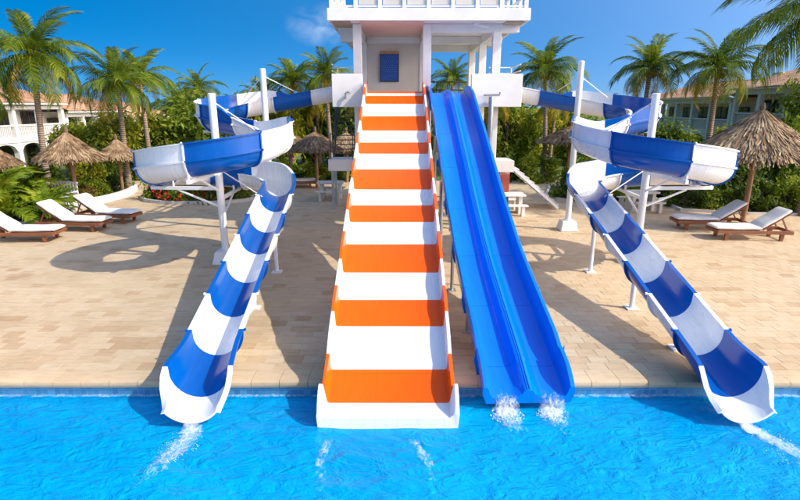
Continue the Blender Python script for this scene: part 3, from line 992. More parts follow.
sign = empty('rules_sign', (-0.4, 20.86, 5.06))
tag(sign, 'dark blue notice board with an orange heading strip on the tower back wall', 'sign')
MB().box(-0.33, 0.33, -0.02, 0.02, 0, 0.97).build('board', 'sign_blue', sign, local=True)
MB().box(-0.35, 0.35, -0.03, 0.02, 0.975, 1.06).build('heading_strip', 'sign_head', sign, local=True)
for x0, x1, z0, z1 in ((-0.36, -0.332, -0.03, 0.97), (0.332, 0.36, -0.03, 0.97), (-0.33, 0.33, -0.03, -0.002)):
    MB().box(x0, x1, -0.035, 0.02, z0, z1).build('frame', 'dark_steel', sign, local=True)

# stairs with landing, both sides
def stair(sgn, label):
    f = lambda x: TX + sgn * (x - TX)
    root = empty('tower_stair', (f(4.5), 22, 0))
    tag(root, label, 'stairs')
    def bx(x0, x1, *a):
        return MB().box(min(f(x0), f(x1)), max(f(x0), f(x1)), *a)
    bx(3.4, 4.62, 21.2, 22.6, 1.55, 2.0).build('landing', 'white_plaster', root)
    bx(3.55, 3.75, 21.4, 22.5, 0, 1.548).build('pier', 'white_plaster', root)
    bx(4.3, 4.5, 21.4, 22.5, 0, 1.548).build('pier', 'white_plaster', root)
    for k in range(9):
        bx(4.63 + k * 0.215, 4.63 + k * 0.215 + 0.24, 21.3, 22.5, 1.6 - k * 0.18, 1.66 - k * 0.18).build('tread', 'concrete', root)
    for y in (21.25, 22.52):
        MB().beam((f(4.65), y, 1.66), (f(6.55), y, 0.06), 0.05, 0.10).build('stringer', 'white_steel', root)
    return root
stair(1, 'white landing with slim stair flight slanting down right of the blue slide')
st = empty('metal_stair', (-2.6, 21.5, 0))
tag(st, 'dark metal stair flight with white landing block left of the orange slide', 'stairs')
MB().box(-2.9, -1.6, 21.2, 22.4, 1.6, 2.05).build('landing', 'white_plaster', st)
for x, y in ((-2.75, 21.3), (-1.75, 21.3), (-2.75, 22.3), (-1.75, 22.3)):
    MB().box(x - 0.05, x + 0.05, y - 0.05, y + 0.05, 0.0, 1.598).build('post', 'grey_steel', st)
for k in range(12):
    MB().box(-2.75, -1.95, 22.42 + k * 0.2, 22.42 + k * 0.2 + 0.22, 2.15 + k * 0.185, 2.18 + k * 0.185).build('tread', 'dark_steel', st)
for x in (-2.8, -1.9):
    MB().beam((x, 22.4, 2.05), (x, 24.85, 4.35), 0.04, 0.12).build('stringer', 'dark_steel', st)
    for dz in (0.55, 1.0):
        MB().tube([(x, 21.3, 2.05 + dz), (x, 22.4, 2.05 + dz), (x, 24.85, 4.35 + dz)], 0.02, 6).build('hand_rail', 'dark_steel', st, 40)
    for k in range(5):
        MB().tube([(x, 21.3 + k * 0.8, 2.05 + max(0, k * 0.8 - 1.1) * 0.94), (x, 21.3 + k * 0.8, 3.05 + max(0, k * 0.8 - 1.1) * 0.94)], 0.018, 6).build('baluster', 'dark_steel', st, 40)

# ------------------------------------------------------------------ water at the slide ends
def foam_patch(name, label, pts, w0, w1, dens, seed):
    """a thin foam ribbon lying on the water along a line of points"""
    rnd = random.Random(seed)
    root = empty(name, (pts[0][0], pts[0][1], WZ))
    tag(root, label, 'foam', kind='stuff')
    n = 40 if abs(pts[0][0] - pts[-1][0]) < 6 else 240; mcol = 12
    P = [Vector((p[0], p[1], 0)) for p in pts]
    vs = []; dn = []
    for i in range(n):
        t = i / (n - 1) * (len(P) - 1)
        k = min(int(t), len(P) - 2); f = t - k
        c = P[k].lerp(P[k + 1], f)
        d = (P[k + 1] - P[k]).normalized()
        sd = Vector((-d.y, d.x, 0))
        tt = i / (n - 1)
        w = w0 + (w1 - w0) * tt + (0.05 if n == 40 else 0.02) * noise.noise((tt * 6, seed, 0.5))
        for j in range(mcol):
            u = j / (mcol - 1) * 2 - 1
            q = c + sd * u * w
            vs.append((q.x, q.y, WZ + 0.045 + 0.012 * noise.noise((q.x * 5, q.y * 5, seed))))
            e = (1 - u * u) ** 0.7 * ((1 - tt ** 2.2) * min(1, tt * 8 + 0.5) if n == 40 else 1)
            dn.append(dens * e)
    V = np.array(vs)
    ii, jj = np.meshgrid(np.arange(mcol - 1), np.arange(n - 1))
    a0 = (jj * mcol + ii).ravel()
    me = np_mesh('foam_sheet', V, np.stack([a0, a0 + 1, a0 + mcol + 1, a0 + mcol], 1), 'foam', ('dens', dn, 'POINT'), True)
    link('foam_sheet', me, root)
    return root
def lip_sheet(root, cx, y0, z0, w, seed, back=0.5, slope=0.2, dens=0.62, drift=0.0):
    """water film leaving a slide: along the last of the floor, over the lip and down"""
    vs = []; dn = []
    path = [(y0 + back, z0 + slope * back + 0.012), (y0 + back * 0.5, z0 + slope * back * 0.5 + 0.012), (y0 + 0.03, z0 + 0.014), (y0 - 0.03, z0 + 0.002), (y0 - 0.08, z0 - 0.05), (y0 - 0.11, WZ + 0.03), (y0 - 0.2, WZ + 0.035)]
    n = 24; mc = 10
    for i in range(n):
        t = i / (n - 1) * (len(path) - 1); k = min(int(t), len(path) - 2); f = t - k
        y = path[k][0] + (path[k + 1][0] - path[k][0]) * f; z = path[k][1] + (path[k + 1][1] - path[k][1]) * f
        for j in range(mc):
            u = j / (mc - 1) * 2 - 1
            vs.append((cx + u * w + drift * i / n, y, z + 0.008 * noise.noise((u * 4, i * 0.4, seed)) + 0.02 * u * u * (w < 0.2)))
            dn.append(dens * (1 - u * u) ** 0.5 * min(1, 0.35 + i / n))
    ii, jj = np.meshgrid(np.arange(mc - 1), np.arange(n - 1))
    a0 = (jj * mc + ii).ravel()
    link('water_sheet', np_mesh('water_sheet', np.array(vs), np.stack([a0, a0 + 1, a0 + mc + 1, a0 + mc], 1), 'foam', ('dens', dn, 'POINT'), True), root)
def spray(root, cx, cy, rx, ry, n, hmax, seed, smin=0.003, smax=0.009):
    rnd = random.Random(seed)
    mb = MB()
    for _ in range(n):
        a = rnd.uniform(0, 2 * PI); q = rnd.random() ** 0.6
        x = cx + rx * q * math.cos(a); y = cy + ry * q * math.sin(a)
        z = WZ + 0.01 + rnd.random() ** 2.2 * hmax * (1 - q * 0.6)
        s = rnd.uniform(smin, smax)
        e = rnd.uniform(0.5, 1.6)
        mb.add([(x + s * e, y, z), (x - s * e, y, z), (x, y + s, z), (x, y - s, z), (x, y, z + s), (x, y, z - s)],
               [(0, 2, 4), (2, 1, 4), (1, 3, 4), (3, 0, 4), (2, 0, 5), (1, 2, 5), (3, 1, 5), (0, 3, 5)])
    mb.build('spray', 'spray', root)
f1 = foam_patch('foam_trail', 'white foam trailing from the mouth of the left spiral slide', [(-2.86, 6.45), (-2.85, 6.1), (-3.0, 5.6), (-3.12, 5.2), (-3.2, 4.7)], 0.12, 0.34, 0.58, 3)
lip_sheet(f1, -2.93, 6.40, -0.19, 0.13, 2, 0.4, 0.1)
spray(f1, -2.92, 6.0, 0.26, 0.4, 160, 0.04, 5, 0.002, 0.006)
f2 = foam_patch('foam_trail', 'white foam trailing from the mouth of the right spiral slide', [(4.82, 6.5), (4.95, 6.15), (5.12, 5.8), (5.25, 5.35), (5.35, 4.7)], 0.13, 0.36, 0.62, 4)
spray(f2, 5.02, 5.95, 0.26, 0.4, 160, 0.04, 6, 0.002, 0.006)
lip_sheet(f2, 4.86, 6.40, -0.19, 0.13, 3, 0.4, 0.1)
f3 = foam_patch('splash', 'splash of white water under the left lane of the twin slide', [(1.56, 6.86), (1.56, 6.6), (1.6, 6.25), (1.64, 5.75)], 0.25, 0.28, 0.56, 8)
spray(f3, 1.56, 6.66, 0.25, 0.19, 360, 0.09, 9, 0.002, 0.007)
lip_sheet(f3, 1.57, 6.82, bz(6.82), 0.24, 5, 0.25, 0.2, 0.56)
f4 = foam_patch('splash', 'splash of white water under the right lane of the twin slide', [(2.23, 6.86), (2.23, 6.6), (2.26, 6.3), (2.29, 5.85)], 0.24, 0.26, 0.54, 10)
spray(f4, 2.23, 6.68, 0.24, 0.17, 320, 0.08, 11, 0.002, 0.007)
lip_sheet(f4, 2.22, 6.82, bz(6.82), 0.24, 6, 0.25, 0.2, 0.56)
foam_patch('ripple_line', 'thin line of white ripples lapping along the pool wall', [(-9.5, EDGE - 0.09), (-5, EDGE - 0.08), (0, EDGE - 0.09), (5, EDGE - 0.08), (10.5, EDGE - 0.09)], 0.07, 0.08, 0.44, 21)
foam_patch('foam_wisp', 'thin foam wisp left of centre in front of the orange slide', [(-0.95, 6.1), (-1.02, 5.6), (-0.9, 5.1), (-1.0, 4.5)], 0.09, 0.18, 0.46, 13)
foam_patch('foam_wisp', 'thin foam wisp right of centre in front of the orange slide', [(0.15, 6.1), (0.32, 5.7), (0.38, 5.2), (0.42, 4.5)], 0.09, 0.17, 0.46, 15)

# ------------------------------------------------------------------ vegetation meshes
def frond_mesh(name, L, droop, nl, leaf, mat, seed, hang=0.5, wl=0.045):
    """feather palm leaf along +X"""
    rnd = random.Random(seed)
    V = []; F = []
    N = 14
    def rp(t):
        a = 0.25 * droop * t + 0.95 * droop * t * t
        # integrate
        return a
    pts = [Vector((0, 0, 0))]
    for i in range(1, N + 1):
        t = (i - 0.5) / N
        a = -rp(t)
        pts.append(pts[-1] + Vector((math.cos(a), 0, math.sin(a))) * (L / N))
    def P(t):
        q = t * N; k = min(int(q), N - 1)
        return pts[k].lerp(pts[k + 1], q - k)
    def D(t):
        k = min(int(t * N), N - 1)
        return (pts[k + 1] - pts[k]).normalized()
    # rachis as a 3-sided tube
    for i, p in enumerate(pts):
        r = 0.035 * (1 - i / N) + 0.006
        d = D(min(i / N, 0.999)); u = Vector((-d.z, 0, d.x))
        V += [p + Vector((0, r, 0)), p + u * r, p - Vector((0, r, 0)), p - u * r * 0.6]
    for i in range(N):
        for k in range(4):
            j = (k + 1) % 4
            F.append((i * 4 + k, i * 4 + j, i * 4 + 4 + j, i * 4 + 4 + k))
    for s in (-1, 1):
        for i in range(nl):
            t = 0.10 + 0.90 * (i + rnd.uniform(-.3, .3)) / (nl - 1)
            t = min(0.995, max(0.08, t))
            p = P(t); d = D(t); u = Vector((-d.z, 0, d.x))
            ln = leaf * (0.42 + 0.58 * math.sin(PI * min(1, 0.10 + t * 0.84)) ** 0.8) * rnd.uniform(0.85, 1.1)
            fw = 0.45 + 0.75 * t + rnd.uniform(-0.08, 0.08)
            sd = (Vector((0, s, 0)) * 1.0 + d * fw + u * (0.30 - hang * 0.4 * t) + Vector((0, 0, rnd.uniform(-.14, .14)))).normalized()
            mid = p + sd * ln * 0.5
            dn = Vector((0, 0, -1))
            tip = p + sd * ln * 0.86 + dn * ln * (hang * 0.55 + rnd.uniform(0, 0.15))
            w = d * wl * 0.5
            b0 = len(V)
            V += [p - w * 0.6, p + w * 0.6, mid + w + dn * ln * 0.04 * hang, mid - w + dn * ln * 0.04 * hang, tip + w * 0.1, tip - w * 0.1]
            F += [(b0, b0 + 1, b0 + 2, b0 + 3), (b0 + 3, b0 + 2, b0 + 4, b0 + 5)]
    return np_mesh(name, np.array([tuple(v) for v in V]), np.array(F), mat)

FR_UP = [frond_mesh('frond', 2.6, 0.8, 50, 0.74, 'palm_leaf', 11 + k, 0.45, 0.052) for k in range(2)]
FR_MID = [frond_mesh('frond', 2.8, 1.2, 50, 0.84, 'palm_leaf', 21 + k, 0.75, 0.052) for k in range(3)]
FR_LOW = [frond_mesh('frond', 2.6, 1.4, 48, 0.82, 'palm_leaf', 31 + k, 1.0, 0.052) for k in range(2)]
FR_OLD = [frond_mesh('frond', 2.4, 1.3, 36, 0.76, 'palm_old', 41 + k, 1.1, 0.042) for k in range(2)]
FR_BIG = [frond_mesh('frond', 3.6, 1.1, 56, 1.05, 'palm_leaf', 51 + k, 1.1, 0.055) for k in range(2)]

def palm(label, x, y, hub_z, lean=(0, 0), size=1.0, n=24, seed=0, base_z=0.0, tr=0.15, big=False, old=4):
    rnd = random.Random(seed)
    n = int(n * 1.2)
    if not big and seed != 1: size *= 0.84
    top_el = rnd.uniform(78, 86); low_el = rnd.uniform(96, 122)
    root = empty('palm_tree', (x - lean[0], y - lean[1], base_z))
    tag(root, label, 'palm', 'palms around the pool deck')
    pts = []; rad = []
    H_ = hub_z - base_z
    for i in range(13):
        t = i / 12
        pts.append((lean[0] * t ** 1.6, lean[1] * t ** 1.6, H_ * t))
        rad.append(tr * (1.35 - 0.35 * min(1, t * 5)) * (1 - 0.32 * t))
    MB().tube(pts, rad, 12).build('trunk', 'palm_trunk', root, 60, local=True)
    # crownshaft fibre
    hub = Vector((lean[0], lean[1], H_))
    MB().tube([hub + Vector((0, 0, -0.25)), hub, hub + Vector((0, 0, 0.25))], [tr * 0.8, tr * 1.35, tr * 0.4], 10).build('crown_base', 'bark', root, 60, local=True)
    for k in range(n):
        u = (k + 0.5) / n
        az = k * 2.39996 + rnd.uniform(-.25, .25)
        el = top_el - low_el * u ** 0.85 + rnd.uniform(-9, 9)
        if big: me = FR_BIG[k % 2]
        elif el > 48: me = FR_UP[k % 2]
        elif el > 2: me = FR_MID[k % 3]
        else: me = FR_LOW[k % 2]
        if not big and k >= n - old: me = FR_OLD[k % 2]
        o = link('frond', me, root, True)
        o.location = hub + Vector((0, 0, 0.12))
        o.rotation_euler = (rnd.uniform(-.3, .3), -R(el), az)
        s = size * rnd.uniform(0.86, 1.08)
        o.scale = (s, s, s)
    if size > 0.7:
        for k in range(5):
            a = rnd.uniform(0, 2 * PI)
            c = hub + Vector((math.cos(a) * 0.22, math.sin(a) * 0.22, -0.14 - rnd.random() * 0.12))
            mb = MB()
            mb.tube([c + Vector((0, 0, -0.13)), c + Vector((0, 0, -0.07)), c, c + Vector((0, 0, 0.08)), c + Vector((0, 0, 0.13))], [0.03, 0.1, 0.125, 0.1, 0.03], 8)
            mb.build('coconut', 'leaf_yellow', root, 60, local=True)
    return root

palm('tall coconut palm at the far left, its trunk crossing the left villa', -15.94, 24, 6.2, (0.35, 0), 1.0, 26, 1)
palm('palm at the left edge with only its drooping right fronds in view', -20.3, 26, 4.9, (0, 0), 0.95, 22, 2)
palm('full coconut palm behind the smaller left thatched umbrella', -13.45, 26, 5.1, (0.15, 0), 0.98, 26, 3)
palm('slender palm just right of and behind the full left coconut palm', -14.75, 31, 5.6, (0, 0), 0.95, 22, 4)
palm('small far palm standing alone against the sky above the left spiral slide', -16.73, 45, 5.35, (0, 0), 1.0, 20, 5)
palm('low bushy palm between the slender palm and the small far palm', -15.6, 38, 3.9, (0, 0), 1.0, 20, 6)
palm('palm behind the blue section of the left spiral slide, left of a pair', -7.12, 36, 5.55, (0.2, 0), 0.95, 24, 7, old=7)
palm('palm nearest the tower on its left, right one of a pair', -4.65, 34, 5.9, (-0.2, 0), 0.95, 24, 8, old=7)
palm('palm seen through the open tower above the twin blue slide', 4.03, 42, 6.0, (0, 0), 0.95, 22, 9)
palm('coconut palm with pale trunk right of the tower', 8.46, 32, 6.0, (-0.35, 0), 1.08, 26, 10)
palm('left one of two coconut palms in front of the right villa', 12.75, 28, 5.9, (0.1, 0), 0.92, 24, 11, old=6)
palm('coconut palm in front of the right villa beside the large thatched umbrella', 15.06, 26, 5.75, (-0.1, 0), 0.98, 26, 12, old=7)
palm('near palm at the top right corner hanging long fronds into view', 15.3, 20, 7.35, (-0.5, 0), 1.0, 22, 13, tr=0.2, big=True)
# lower thicket palms
for k, (x, y, z, lab) in enumerate(((-9.2, 37, 4.4, 'short yellowing palm left of the pair behind the left spiral slide'),
                                    (-5.9, 38, 4.2, 'short palm between the pair behind the left spiral slide'),
                                    (-2.6, 37, 4.3, 'short palm showing beside the left edge of the orange slide'),
                                    (6.1, 35, 4.3, 'short palm directly right of the tower, left of the pale trunked palm'),
                                    (10.4, 36, 4.2, 'short palm behind the rear pole of the right spiral slide'))):
    palm(lab, x, y, z, (0.15 * (-1) ** k, 0), 0.85, 18, 60 + k, old=7)

def leaf_cloud(name, n, mat, rx, ry, rz, leaf, seed, ncl=26, flat=0.5, dome=True, lw=0.42):
    rng = np.random.default_rng(seed)
    # cluster centres near the surface of a lumpy ellipsoid
    c = rng.normal(size=(ncl, 3)); c /= np.linalg.norm(c, axis=1)[:, None]
    if dome: c[:, 2] = np.where(c[:, 2] < 0, c[:, 2] * 0.7, c[:, 2])
    c *= rng.uniform(0.45, 1.0, (ncl, 1)) ** 0.5
    cs = rng.uniform(0.16, 0.36, ncl)
    pick = rng.integers(0, ncl, n)
    p = c[pick] + rng.normal(size=(n, 3)) * cs[pick][:, None] * 0.62
    p *= np.array([rx, ry, rz])
    nrm = rng.normal(size=(n, 3)) * 0.7 + (p / np.array([rx, ry, rz])) * 0.8 + np.array([0, 0, flat])
    nrm /= np.linalg.norm(nrm, axis=1)[:, None]
    t = rng.normal(size=(n, 3)); t -= nrm * (t * nrm).sum(1)[:, None]; t /= np.linalg.norm(t, axis=1)[:, None]
    t[:, 2] -= 0.25
    bt = np.cross(nrm, t)
    L = leaf * rng.uniform(0.6, 1.25, (n, 1))
    W = L * lw
    v0 = p - t * L * 0.5; v2 = p + t * L * 0.5
    v1 = p + bt * W * 0.5 + nrm * W * 0.15 + t * L * 0.05; v3 = p - bt * W * 0.5 + nrm * W * 0.15 + t * L * 0.05
    V = np.stack([v0, v1, v2, v3], 1).reshape(-1, 3)
    i = np.arange(n) * 4
    F = np.concatenate([np.stack([i, i + 1, i + 2], 1), np.stack([i, i + 2, i + 3], 1)])
    return np_mesh(name, V, F, mat)

CROWNS = {}
for key, mat in (('mid', 'leaf_mid'), ('dark', 'leaf_dark'), ('yel', 'leaf_yellow')):
    CROWNS[key] = [leaf_cloud('crown', 4600, mat, 1, 1, 1, 0.17, 100 + i + len(key) * 7, 34) for i in range(2)]
    CROWNS['s' + key] = [leaf_cloud('foliage', 2000, mat, 1, 1, 1, 0.24, 200 + i + len(key) * 7, 24) for i in range(2)]
CROWNS['scro'] = [leaf_cloud('foliage', 1300, 'leaf_croton', 1, 1, 1, 0.26, 300 + i, 22) for i in range(2)]

def tree(label, x, y, h, w, key, seed):
    rnd = random.Random(seed)
    h *= 1.16
    root = empty('broadleaf_tree', (x, y, 0), rnd.uniform(0, 6))
    tag(root, label, 'tree', 'trees in the belt behind the deck')
    mb = MB()
    mb.tube([(0, 0, -0.05), (0.05, 0.02, h * 0.3), (0, 0.05, h * 0.6)], [0.16, 0.12, 0.08], 8)
    for k in range(5):
        a = rnd.uniform(0, 2 * PI)
        mb.tube([(0.03, 0.03, h * (0.28 + 0.05 * k)), (math.cos(a) * w * 0.3, math.sin(a) * w * 0.3, h * (0.5 + 0.05 * k)), (math.cos(a) * w * 0.6, math.sin(a) * w * 0.6, h * (0.62 + 0.05 * k))], [0.07, 0.05, 0.02], 6)
    mb.build('trunk', 'bark', root, 60, local=True)
    o = link('crown', CROWNS[key][seed % 2], root, True)
    o.location = (0, 0, h * 0.45)
    o.scale = (w * 1.1, w, h * 0.58)
    return root

def shrub(label, x, y, w, h, key, seed, z=0.0, d=None):
    rnd = random.Random(seed)
    root = empty('shrub', (x, y, z), rnd.uniform(-0.5, 0.5))
    tag(root, label, 'shrub', 'shrubs in the garden beds')
    mb = MB()
    for k in range(6):
        a = rnd.uniform(0, 2 * PI)
        mb.tube([(0, 0, -0.03), (math.cos(a) * w * 0.25, math.sin(a) * w * 0.25, h * 0.4), (math.cos(a) * w * 0.5, math.sin(a) * w * 0.4, h * 0.7)], [0.03, 0.02, 0.008], 5)
    mb.build('stems', 'bark', root, local=True)
    o = link('foliage', CROWNS['s' + key][seed % 2], root, True)
    o.location = (0, 0, h * 0.22)
    o.scale = (w, d or w * 0.8, h * 0.72)
    return root

ORD = ['first', 'second', 'third', 'fourth', 'fifth', 'sixth', 'seventh', 'eighth', 'ninth', 'tenth', 'eleventh', 'twelfth', 'thirteenth']
LK = {'mid': 'mid green', 'dark': 'dark green', 'yel': 'yellowish green', 'cro': 'bronze and yellow'}
rowA = [(-24.0, 40, 2.2, 1.5, 'mid'), (-20.6, 34, 2.5, 1.6, 'yel'), (-18.2, 33, 2.8, 1.7, 'yel'), (-16.4, 34, 3.2, 1.9, 'yel'), (-13.9, 35, 3.6, 2.0, 'mid'), (-11.4, 34, 3.7, 2.0, 'dark'),
        (-9.0, 35, 3.9, 2.0, 'yel'), (-6.6, 40, 4.2, 2.2, 'mid'), (-3.6, 39, 4.3, 2.2, 'dark'), (-1.0, 40, 4.4, 2.3, 'mid')]
for k, (x, y, h, w, c) in enumerate(rowA):
    tree('%s tree behind the left spiral slide, %s from the left' % (LK[c], ORD[k]), x, y, h, w, c, 400 + k)
rowB = [(2.4, 41, 4.2, 2.3, 'mid'), (5.2, 40, 4.3, 2.2, 'yel'), (7.6, 38, 4.1, 2.0, 'mid'), (10.2, 40, 3.4, 2.1, 'yel'), (13.0, 40, 2.9, 2.0, 'mid'), (15.6, 38, 2.4, 1.9, 'yel'), (18.3, 36, 2.3, 1.8, 'mid'), (20.8, 33, 2.5, 1.5, 'yel'), (20.6, 27, 4.2, 1.7, 'mid')]
for k, (x, y, h, w, c) in enumerate(rowB):
    tree('%s tree right of the tower, %s from the tower' % (LK[c], ORD[k]), x, y, h, w, c, 430 + k)

# garden beds
def bed(name, label, pts, kerb_h=0.14, kerb_w=0.16):
    root = empty(name, (sum(p[0] for p in pts) / len(pts), sum(p[1] for p in pts) / len(pts), 0))
    tag(root, label, 'garden bed')
    MB().add([(x, y, 0.06) for x, y in pts], [tuple(range(len(pts)))]).build('soil', 'soil', root)
    n = len(pts)
    cx = sum(p[0] for p in pts) / n; cy = sum(p[1] for p in pts) / n
    rings = []
    for x, y in pts:
        d = Vector((x - cx, y - cy)).normalized()
        a, b_ = d.x * kerb_w, d.y * kerb_w
        rings.append([(x, y, 0.0), (x + a, y + b_, 0.0), (x + a, y + b_, kerb_h), (x, y, kerb_h)])
    rings.append(rings[0])
    MB().sweep(rings, caps=False).build('kerb', 'concrete', root)
    return root
ov = [(-9.2 + 2.4 * math.cos(t * PI / 12), 23.6 + 1.1 * math.sin(t * PI / 12)) for t in range(24)]
bed('flower_bed', 'oval flower bed with pale kerb behind the left spiral slide', ov)
RNGF = np.random.default_rng(55)
for k in range(11):
    a = k * 2.399
    q = math.sqrt((k + 0.5) / 11)
    shrub('low red flowering bush in the oval bed, %s counted outward from its centre' % ORD[k], -9.2 + 2.0 * q * math.cos(a), 23.6 + 0.75 * q * math.sin(a), 0.8, 1.25, ('mid', 'dark', 'mid')[k % 3], 500 + k, 0.06)
    fl = leaf_cloud('blossom', 170, 'petal', 0.82, 0.66, 0.95, 0.11, 600 + k, 14, lw=0.9)
    root = [o for o in COL.objects if o.name.startswith('shrub')][-1]
    sh = [o for o in bpy.data.objects if o.get('label', '').startswith('low red flowering bush') and not [c for c in o.children if c.name.startswith('blossom')]][0]
    o = link('blossom', fl, sh, True); o.location = (0, 0, 0.26)
    tag(o, label='scattered red blossoms', kind='stuff')

# left planted area with low white wall
bed('garden_bed', 'planted bed behind the left sun loungers', [(-26, 18.2), (-13.2, 18.5), (-12.9, 19.8), (-13.4, 21.0), (-13.6, 24), (-14, 27), (-26, 29)], 0.1, 0.14)
lw = empty('planter_wall', (-13.3, 22.5, 0))
tag(lw, 'low curved white wall in front of the bed left of the oval flower bed', 'wall')
wp = [(-14.55, 21.1), (-14.0, 21.4), (-13.5, 22.0), (-13.15, 22.9), (-13.0, 24.0), (-13.1, 25.2), (-13.5, 26.4)]
rings = []
for i, (x, y) in enumerate(wp):
    a = Vector(wp[max(i - 1, 0)]); b_ = Vector(wp[min(i + 1, len(wp) - 1)])
    d = (b_ - a).normalized(); nn = Vector((-d.y, d.x)) * 0.11
    rings.append([(x - nn.x, y - nn.y, 0.0), (x + nn.x, y + nn.y, 0.0), (x + nn.x, y + nn.y, 0.26), (x - nn.x, y - nn.y, 0.26)])
MB().sweep(rings).build('wall', 'white_plaster', lw)
rings = [[(p[0] + (q[0] - p[0]) * 1.2 if False else p[0], p[1], 0.263 if i in (0, 1) else 0.30) for i, p in enumerate((r[0], r[1], r[2], r[3]))] for r in rings]
MB().sweep(rings).build('wall_cap', 'white_plaster', lw)

# right planted areas
bed('garden_bed', 'planted bed behind the right spiral slide, under its rear pole', [(6.9, 24.2), (8.4, 22.2), (10.6, 22.6), (12.5, 24), (12, 27), (8, 27.5)], 0.1, 0.14)
bed('garden_bed', 'shaded bed behind the right sun loungers and large thatched umbrella', [(11.6, 21.0), (13.8, 20.2), (17, 20), (24, 20), (25, 29), (13.2, 28.5), (11.8, 24)], 0.1, 0.14)

SH_L = [(-19.4, 24.5, 1.0, 1.7, 'mid'), (-17.6, 25.5, 1.0, 1.8, 'dark'), (-16.0, 26.6, 1.0, 1.9, 'yel'), (-15.1, 23.0, 0.8, 0.9, 'cro'), (-14.3, 24.2, 0.7, 0.85, 'mid'), (-14.0, 22.9, 0.55, 0.7, 'cro'), (-14.2, 25.9, 0.7, 0.9, 'dark'),
        (-16.6, 28.5, 1.1, 1.9, 'dark')]
for k, (x, y, w, h, c) in enumerate(SH_L):
    shrub('%s shrub behind the left loungers, %s from the left' % (LK[c], ORD[sorted(range(8), key=lambda q: SH_L[q][0] / SH_L[q][1]).index(k)]), x, y, w, h, c, 520 + k, 0.05)
SH_B = [(-17.6, 30.5, 1.2, 1.9, 'dark'), (-15.4, 31, 1.2, 2.0, 'mid'), (-13.2, 30.4, 1.2, 2.1, 'yel'), (-11.0, 30.6, 1.3, 2.2, 'mid'), (-8.8, 30.4, 1.2, 2.1, 'dark'), (-6.7, 30.5, 1.0, 1.1, 'mid'), (-5.0, 30.2, 1.0, 1.0, 'yel'), (-3.1, 30.5, 1.0, 1.2, 'dark'),
        (-1.0, 31, 1.3, 1.6, 'mid')]
for k, (x, y, w, h, c) in enumerate(SH_B):
    shrub('%s shrub at the deck back edge, %s from the left' % (LK[c], ORD[k]), x, y, w, h, c, 540 + k)
SH_R = [(6.0, 30.4, 1.2, 1.4, 'dark'), (8.0, 29.6, 1.2, 1.6, 'mid'), (7.9, 23.9, 0.8, 1.6, 'dark'), (8.7, 23.3, 0.8, 1.7, 'mid'), (9.6, 23.7, 0.85, 1.8, 'yel'), (10.5, 24.2, 0.8, 1.7, 'mid'), (11.4, 24.6, 0.8, 1.6, 'dark'), (10.0, 26, 1.1, 2.2, 'mid')]
for k, (x, y, w, h, c) in enumerate(SH_R):
    shrub('%s shrub behind the right spiral slide, %s from the tower' % (LK[c], ORD[sorted(range(8), key=lambda q: SH_R[q][0] / SH_R[q][1]).index(k)]), x, y, w, h, c, 560 + k)
SH_S = [(12.2, 21.9, 0.75, 1.0, 'dark'), (13.1, 21.3, 0.75, 0.95, 'mid'), (13.9, 20.9, 0.75, 1.0, 'dark'), (14.8, 21.2, 0.8, 1.2, 'dark'), (15.8, 20.9, 0.8, 1.3, 'mid'), (16.8, 21.3, 0.9, 1.6, 'dark'), (17.6, 22.5, 1.0, 2.2, 'dark'), (15.6, 23.5, 1.1, 2.0, 'dark'), (13.6, 24, 1.1, 2.0, 'mid'),
        (13.9, 27.0, 1.2, 2.0, 'yel'), (12.6, 25.4, 1.0, 1.9, 'yel'), (18.9, 24.6, 1.2, 3.4, 'mid')]
for k, (x, y, w, h, c) in enumerate(SH_S):
    shrub('%s shrub around the large thatched umbrella, %s counting from the left' % (LK[c], ORD[sorted(range(12), key=lambda q: SH_S[q][0] / SH_S[q][1]).index(k)]), x, y, w, h, c, 580 + k, 0.03)

# ferns
FERN = [frond_mesh('frond', 1.05, 1.3, 26, 0.30, 'leaf_fern', 71 + k, 0.35, 0.06) for k in range(3)]
def fern(label, x, y, size, seed, n=16, z=0.06):
    rnd = random.Random(seed)
    root = empty('fern', (x, y, z))
    tag(root, label, 'fern', 'ferns in the garden beds')
    for k in range(n):
        o = link('frond', FERN[k % 3], root, True)
        o.rotation_euler = (rnd.uniform(-.2, .2), -R(rnd.uniform(25, 82)), k * 2.4 + rnd.uniform(-.3, .3))
        s = size * rnd.uniform(0.75, 1.15)
        o.scale = (s, s, s); o.location = (0, 0, 0.1 * size)
    return root
FE = [(-14.6, 18.9, 1.9), (-13.5, 19.6, 1.35), (-15.6, 19.7, 2.3), (-14.6, 20.5, 1.7), (-17.0, 21.0, 2.5), (-13.2, 18.9, 0.95), (-15.6, 21.6, 2.0)]
for k, (x, y, s) in enumerate(FE):
    fern('arching green fern behind the left loungers, %s of seven from the left' % ORD[sorted(range(7), key=lambda q: FE[q][0] / FE[q][1]).index(k)], x, y, s, 700 + k)
FE2 = [(14.6, 25.2, 1.5), (13.3, 26.0, 1.5), (15.6, 24.6, 1.3), (9.2, 22.9, 1.1), (10.3, 23.2, 1.1)]
for k, (x, y, s) in enumerate(FE2):
    fern('light green fern beyond the right spiral slide, %s from the left' % ORD[sorted(range(5), key=lambda q: FE2[q][0] / FE2[q][1]).index(k)], x, y, s, 720 + k)

